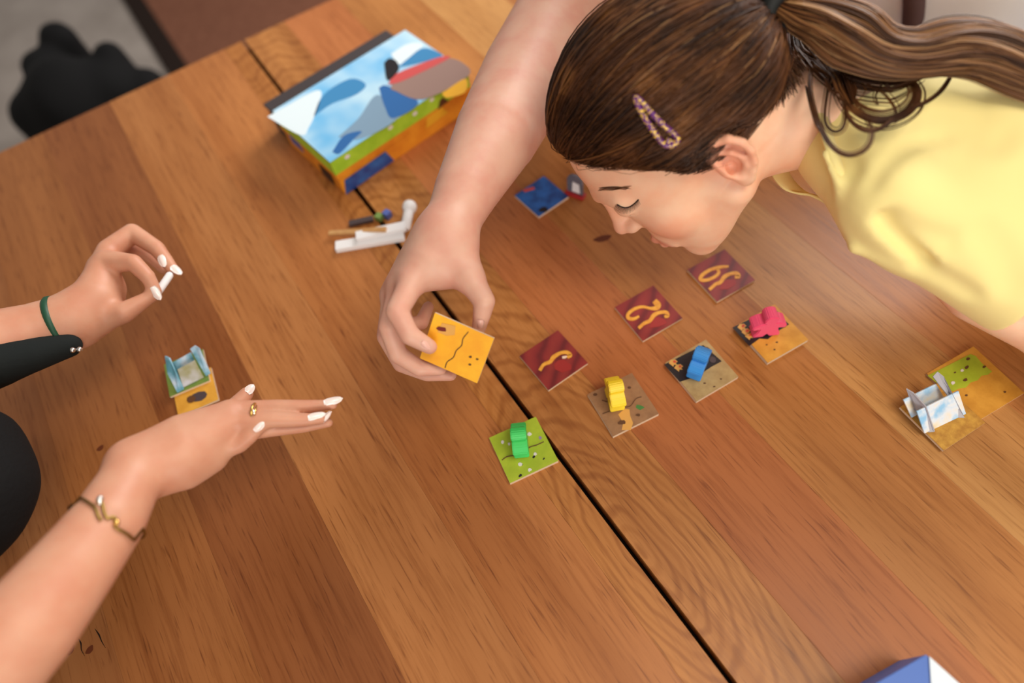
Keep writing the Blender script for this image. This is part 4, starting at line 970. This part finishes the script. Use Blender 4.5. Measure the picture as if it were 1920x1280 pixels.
def cut(x, y, z):
    px, py, pz = x - O[0], y - O[1], z - O[2]
    lx = (px * R[0, 0] + py * R[1, 0] + pz * R[2, 0]) * 1000; lz = (px * R[0, 2] + py * R[1, 2] + pz * R[2, 2]) * 1000
    return hline(lx, lz).astype(np.float32) * .001 * .8
Hsurf = Hv.ops[:]                    # uncut surface, used to comb strands over
Hv.disp(lambda x, y, z: .0105 * np.clip(1 + cut(x, y, z) / .8 * 1000 / 26, 0, 1) ** 1.5)
Hv.sect(cut)
mcap = Hv.mesh('hair_cap', .0022, 3)
hair = link('hair', mcap, M['scalp_hair'], pg); hair['label'] = 'dark brown hair combed back into a ponytail'
HS = Vol(); HS.ops = Hsurf
TIE = P(1455, 12, .285)
def grad(pts, e=.0008):
    g = np.stack([HS.at(pts + d) - HS.at(pts - d) for d in np.eye(3) * e], 1); return g / (np.linalg.norm(g, axis=1, keepdims=True) + 1e-9)
# roots: over the cap, thicker along the hairline
co = np.array([v.co for v in mcap.vertices]); lc = loc(co); edge = hline(lc[:, 0], lc[:, 2]); ok = (HS.at(co) < .0115) & (HS.at(co) > -.011) & (edge < -3) & (G.at(co) > -.002); co, lc, edge = co[ok], lc[ok], edge[ok]; pw_ = np.where(edge > -16, 4., 1.)
NS, MS = 5200, 18
rt = co[RNG.choice(len(co), NS, p=pw_ / pw_.sum())] + RNG.normal(size=(NS, 3)) * .0012
off = np.abs(RNG.normal(size=NS)) * .0022 + .0004
cur = np.zeros((NS, MS, 3)); p = rt.copy(); L0 = np.linalg.norm(TIE - p, axis=1) * 1.25; step = np.minimum(L0, .2) / (MS - 1)
wob = RNG.normal(size=(NS, 3)) * .09
for i in range(MS):
    n = grad(p); q_ = loc(p); low = -.0098 * np.clip(1 + hline(q_[:, 0], q_[:, 2]) / 26, 0, 1) ** 1.5
    p = p - n * (HS.at(p) - low - off * math.sin(math.pi * min(1, .15 + i / MS)))[:, None]; cur[:, i] = p
    d = TIE - p; dist = np.linalg.norm(d, axis=1, keepdims=True); d = d / (dist + 1e-9)
    d = d + wob * (1 - i / MS) + np.array([0, 0, 0]); d -= n * (d * n).sum(1, keepdims=True); d /= np.linalg.norm(d, axis=1, keepdims=True) + 1e-9
    p = p + d * np.minimum(step[:, None], dist)
rad = np.linspace(1, .7, MS)[None, :] * RNG.uniform(.00035, .0008, NS)[:, None]; rad[:, 0] *= .3
link('strands', strands('strands', cur, rad), M['hair'], hair)
NL = 420; sel = RNG.choice(len(co), NL); cp = loc(co[sel]); keep = (cp[:, 2] > 30) & (cp[:, 0] < 30); p = co[sel][keep]; NL = len(p); cur = np.zeros((NL, MS, 3)); wl = RNG.normal(size=(NL, 3)) * .07; ofl = RNG.uniform(.0012, .0042, NL)
for i in range(MS):
    n = grad(p); p = p - n * (HS.at(p) - ofl * math.sin(math.pi * min(1, .1 + i / MS)))[:, None]; cur[:, i] = p
    d = TIE - p; dist = np.linalg.norm(d, axis=1, keepdims=True); d = d / (dist + 1e-9) + wl * (1 - i / MS); d -= n * (d * n).sum(1, keepdims=True); d /= np.linalg.norm(d, axis=1, keepdims=True) + 1e-9; p = p + d * np.minimum(.0075, dist)
link('highlight_strands', strands('highlight_strands', cur, np.linspace(.7, 1, MS)[None, :] * RNG.uniform(.0003, .0006, NL)[:, None]), M['hair_light'], hair)
# fine hairs growing out along the hairline
hv = np.array([v.co for v in mh.vertices]); hl = loc(hv); ed = hline(hl[:, 0], hl[:, 2]); ok = (ed > -7) & (ed < 1.5) & (np.abs(hl[:, 1]) < 72) & (hl[:, 0] > -95) & (np.abs(HS.at(hv)) < .02) & ((hl[:, 1] > 0) | (hl[:, 0] > 30)) & ~((hl[:, 0] < 8) & (hl[:, 0] > -40) & (np.abs(hl[:, 1]) > 64))
hv = hv[ok]; NB_ = 1500; p = hv[RNG.integers(0, len(hv), NB_)] + RNG.normal(size=(NB_, 3)) * .0008; MB_ = 12; cur = np.zeros((NB_, MB_, 3)); lift0 = HS.at(p)
wb = RNG.normal(size=(NB_, 3)) * .07; ln = RNG.uniform(.003, .0062, NB_)[:, None]
for i in range(MB_):
    n = grad(p); k = min(1, i / 5); tgt = lift0 * (1 - k) + k * .0008; p = p - n * (HS.at(p) - tgt)[:, None]; cur[:, i] = p
    d = TIE - p; d /= np.linalg.norm(d, axis=1, keepdims=True); d = d + wb; d -= n * (d * n).sum(1, keepdims=True); d /= np.linalg.norm(d, axis=1, keepdims=True); p = p + d * ln
link('hairline_hair', strands('hairline_hair', cur, np.linspace(.00012, .0003, MB_)[None, :].repeat(NB_, 0)), M['hair'], hair)
# stray baby hairs along the outline
NF = 260; sel = RNG.choice(len(co), NF, p=pw_ / pw_.sum()); p = co[sel]; n = grad(p); d = TIE - p; d /= np.linalg.norm(d, axis=1, keepdims=True); cur = np.zeros((NF, 9, 3)); rv = RNG.normal(size=(NF, 3)) * .35
for i in range(9): cur[:, i] = p; p = p + (d * .8 + n * (.32 - .05 * i) + rv) * .0042
link('flyaway_hair', strands('flyaway_hair', cur, np.linspace(.00016, .00006, 9)[None, :].repeat(NF, 0)), M['hair'], hair)
# ---- ponytail: wavy bundle resting on the back
gp = [(1450, 6, .290, 18), (1470, 11, .293, 24), (1500, 20, .292, 38), (1545, 34, .290, 50), (1600, 62, .284, 58), (1655, 92, .278, 46), (1712, 98, .276, 44), (1780, 86, .278, 52), (1845, 92, .276, 54), (1920, 122, .27, 52), (2010, 165, .26, 40), (2080, 200, .25, 20)]
gpts = np.array([P(u, v, h) for u, v, h, r in gp]); gr = np.array([J(u, v, h, r)[1] for u, v, h, r in gp])
MP = 44; base = spline(gpts, MP); brad = spline(np.stack([gr, gr * 0], 1), MP)[:, 0]
tgp = np.gradient(base, axis=0); tgp /= np.linalg.norm(tgp, axis=1)[:, None]
sa = np.cross(tgp, VIEW); sa /= np.linalg.norm(sa, axis=1)[:, None]; sb = np.cross(sa, tgp)
NP = 2000; lock = RNG.integers(0, 46, NP); la = RNG.uniform(0, 2 * math.pi, 46); lr = np.sqrt(RNG.uniform(0, 1, 46)); lph = RNG.uniform(0, 6.28, 46)
cx_, cy_ = lr * np.cos(la), lr * np.sin(la) * .62
sx_ = cx_[lock] + RNG.normal(size=NP) * .085; sy_ = cy_[lock] + RNG.normal(size=NP) * .085
t = np.linspace(0, 1, MP)
wave = .10 * np.sin(t[None, :] * 13 + lph[lock][:, None]) * np.minimum(1, t * 3)[None, :]
ends = RNG.uniform(.82, 1.0, NP)
X = (sx_[:, None] + wave) * brad[None, :]; Yv = (sy_[:, None] + .06 * np.cos(t[None, :] * 11 + lph[lock][:, None])) * brad[None, :]
cur = base[None] + X[:, :, None] * sa[None] + Yv[:, :, None] * sb[None]
rad = (np.linspace(1, .55, MP)[None, :] * RNG.uniform(.0004, .0009, NP)[:, None])
pt = link('ponytail', strands('ponytail', cur, rad), M['hair_light'], pg); pt['label'] = 'lighter wavy brown ponytail lying over the back'
core = tube('ponytail_core', base[:-2] - VIEW * .004, brad[:-2] * .62, 10); link('ponytail_core', core, M['scalp_hair'], pt, True)
# loose curls over the collar and shoulder
z2 = lambda L: [(1400 + a * .5, b * .5) for a, b in L]
def curl(px, r0, nst, spread, hfall=.25):
    q = spline(px, 40); pts = []
    for u, v in q:
        p, n = hit(bvs, u, v)
        if p is None or np.linalg.norm(p - CAM) > .60: p, n = P(u, v, hfall), VIEW
        pts.append(p + n * .004)
    pts = np.array(pts)
    for _ in range(6): pts[1:-1] = (pts[:-2] + 2 * pts[1:-1] + pts[2:]) / 4
    tg_ = np.gradient(pts, axis=0); tg_ /= np.linalg.norm(tg_, axis=1)[:, None]; a = np.cross(tg_, VIEW); a /= np.linalg.norm(a, axis=1)[:, None]
    o1, o2 = RNG.normal(size=nst) * spread, np.abs(RNG.normal(size=nst)) * spread * .5
    pr = np.interp(np.linspace(0, 1, 40), [0, .1, .8, 1], [.6, 1, 1, .3])
    c = pts[None] + (o1[:, None] * pr)[:, :, None] * a[None] + o2[:, None, None] * VIEW
    return c, (np.interp(np.linspace(0, 1, 40), [0, .8, 1], [1, 1, .4])[None, :] * RNG.uniform(.6, 1.1, nst)[:, None] * r0)
CC, RR = [], []
for px, r0, ns, sp in (([(240, 240), (226, 330), (250, 440), (290, 535), (340, 580), (390, 586), (440, 560), (460, 500), (430, 440), (380, 370)], .0006, 7, .0012),
        ([(330, 270), (345, 330), (370, 395), (420, 436), (490, 456), (560, 440), (610, 400), (622, 350), (600, 312), (540, 290)], .0007, 26, .0032),
        ([(760, 275), (722, 340), (660, 390), (560, 430), (505, 480), (440, 500), (385, 465), (362, 420), (370, 350)], .0006, 8, .0015),
        ([(310, 270), (288, 390), (285, 470), (320, 502), (355, 480), (358, 400), (330, 320)], .0006, 6, .0010),
        ([(440, 320), (500, 350), (548, 410), (545, 450), (500, 490)], .0005, 5, .0010),
        ([(480, 400), (470, 360), (510, 330), (560, 320), (600, 315)], .0005, 5, .0010),
        ([(800, 270), (850, 310), (920, 340), (980, 335), (1010, 320)], .0005, 4, .0008),
        ([(210, 330), (225, 400), (245, 470), (262, 500)], .0005, 6, .0012),
        ([(220, 130), (270, 190), (330, 250), (420, 285), (540, 295), (640, 290)], .0008, 60, .0085),
        ([(230, 170), (290, 240), (330, 290), (350, 340), (375, 400)], .0008, 34, .006),
        ([(190, 120), (200, 190), (260, 230), (300, 290)], .0008, 24, .005)):
    c, r = curl(z2(px), r0, ns, sp); CC.append(c); RR.append(r)
cu = link('loose_curls', strands('loose_curls', np.vstack(CC), np.vstack(RR)), M['hair'], pg); cu['label'] = 'dark loose curls hanging over the collar'
# hair tie
ax_ = tgp[1]; a_ = nrm(np.cross(ax_, VIEW)); b_ = np.cross(ax_, a_); c0 = P(1469, 17, .294); rr_ = J(1469, 17, .294, 40)[1]
ht_ = link('hair_tie', tube('hair_tie', [c0 + rr_ * (math.cos(q) * a_ + .8 * math.sin(q) * b_) for q in np.linspace(0, 2 * math.pi, 33)[:-1]], .0068, 10, True), mat('black_elastic', srgb(14, 18, 18), .7), pg, True); ht_['label'] = 'black elastic hair tie'
# hair clip: snap clip, purple with gold speckles
bvc = bvh_of(mcap)
clip_px = [(1192, 180), (1204, 191), (1224, 213), (1245, 234), (1261, 247), (1268, 257), (1263, 266), (1251, 269), (1241, 264), (1227, 246), (1211, 222), (1199, 200)]
pts = []
for u, v in spline(clip_px + [clip_px[0]], 56)[:-1]:
    p, n = hit(bvc, u, v); pts.append(p + n * .0042 if p is not None else pts[-1])
m = mat('purple_gold_clip', srgb(110, 40, 130), .3, .6); N = nodes(m); nz = N.noise(520, 2, .6)
gl = N.ramp(nz, [(.54, (0, 0, 0)), (.57, (1, 1, 1))]); N.base(N.mix(gl, srgb(96, 26, 118), srgb(250, 212, 70))); M['clip'] = m
hcp = link('hair_clip', tube('hair_clip', pts, .0025, 8, True), M['clip'], pg, True); hcp['label'] = 'purple and gold speckled snap hair clip'
pts2 = []
for u, v in spline([(1258, 258), (1254, 262), (1247, 260)], 8):
    p, n = hit(bvc, u, v); pts2.append(p + n * .004)
link('clip_bridge', tube('clip_bridge', pts2, .003, 8), M['clip'], pg, True)
# brow and lashes
def fringe(px0, px1, n, r, name, lift=.0003, jit=1.5):
    a, b = spline(px0, n), spline(px1, n); C = []
    for i in range(n):
        pp = []
        for t in np.linspace(0, 1, 5):
            u, v = a[i] * (1 - t) + b[i] * t; p, nn = hit(bvhead, u, v)
            if p is None: break
            pp.append(p + nn * lift)
        if len(pp) == 5: C.append(pp)
    if C:
        C = np.array(C); o = link(name, strands(name, C, np.linspace(1, .3, 5)[None, :].repeat(len(C), 0) * r), M['hair'] if name == 'eyebrow' else M['scalp_hair'], pg); return o
lash0 = np.array([(1157, 383), (1164, 387), (1172, 389), (1181, 387), (1190, 381), (1197, 374)], float)
fringe(lash0, lash0 + np.array([(-5, 9), (-4, 10), (-2, 11), (0, 11), (2, 10), (4, 8)]), 22, .0003, 'eyelashes', .0009)
lid = [hit(bvhead, u, v) for u, v in spline(lash0, 24)]; lid = np.array([p + n * .0002 for p, n in lid if p is not None])
if len(lid) > 4: link('lash_line', tube('lash_line', lid + VIEW * .0003, .0006, 6), M['scalp_hair'], pg, True)
bw = np.array([(1122, 353), (1136, 352), (1150, 351), (1162, 350), (1174, 350)], float)
for k in range(3): fringe(bw + [[0, 5 - 3 * k]] + RNG.normal(size=bw.shape) * 1.2, bw + [[10, -2 + 1.5 * k]] + RNG.normal(size=bw.shape) * 1.2, 26, .0002, 'eyebrow')
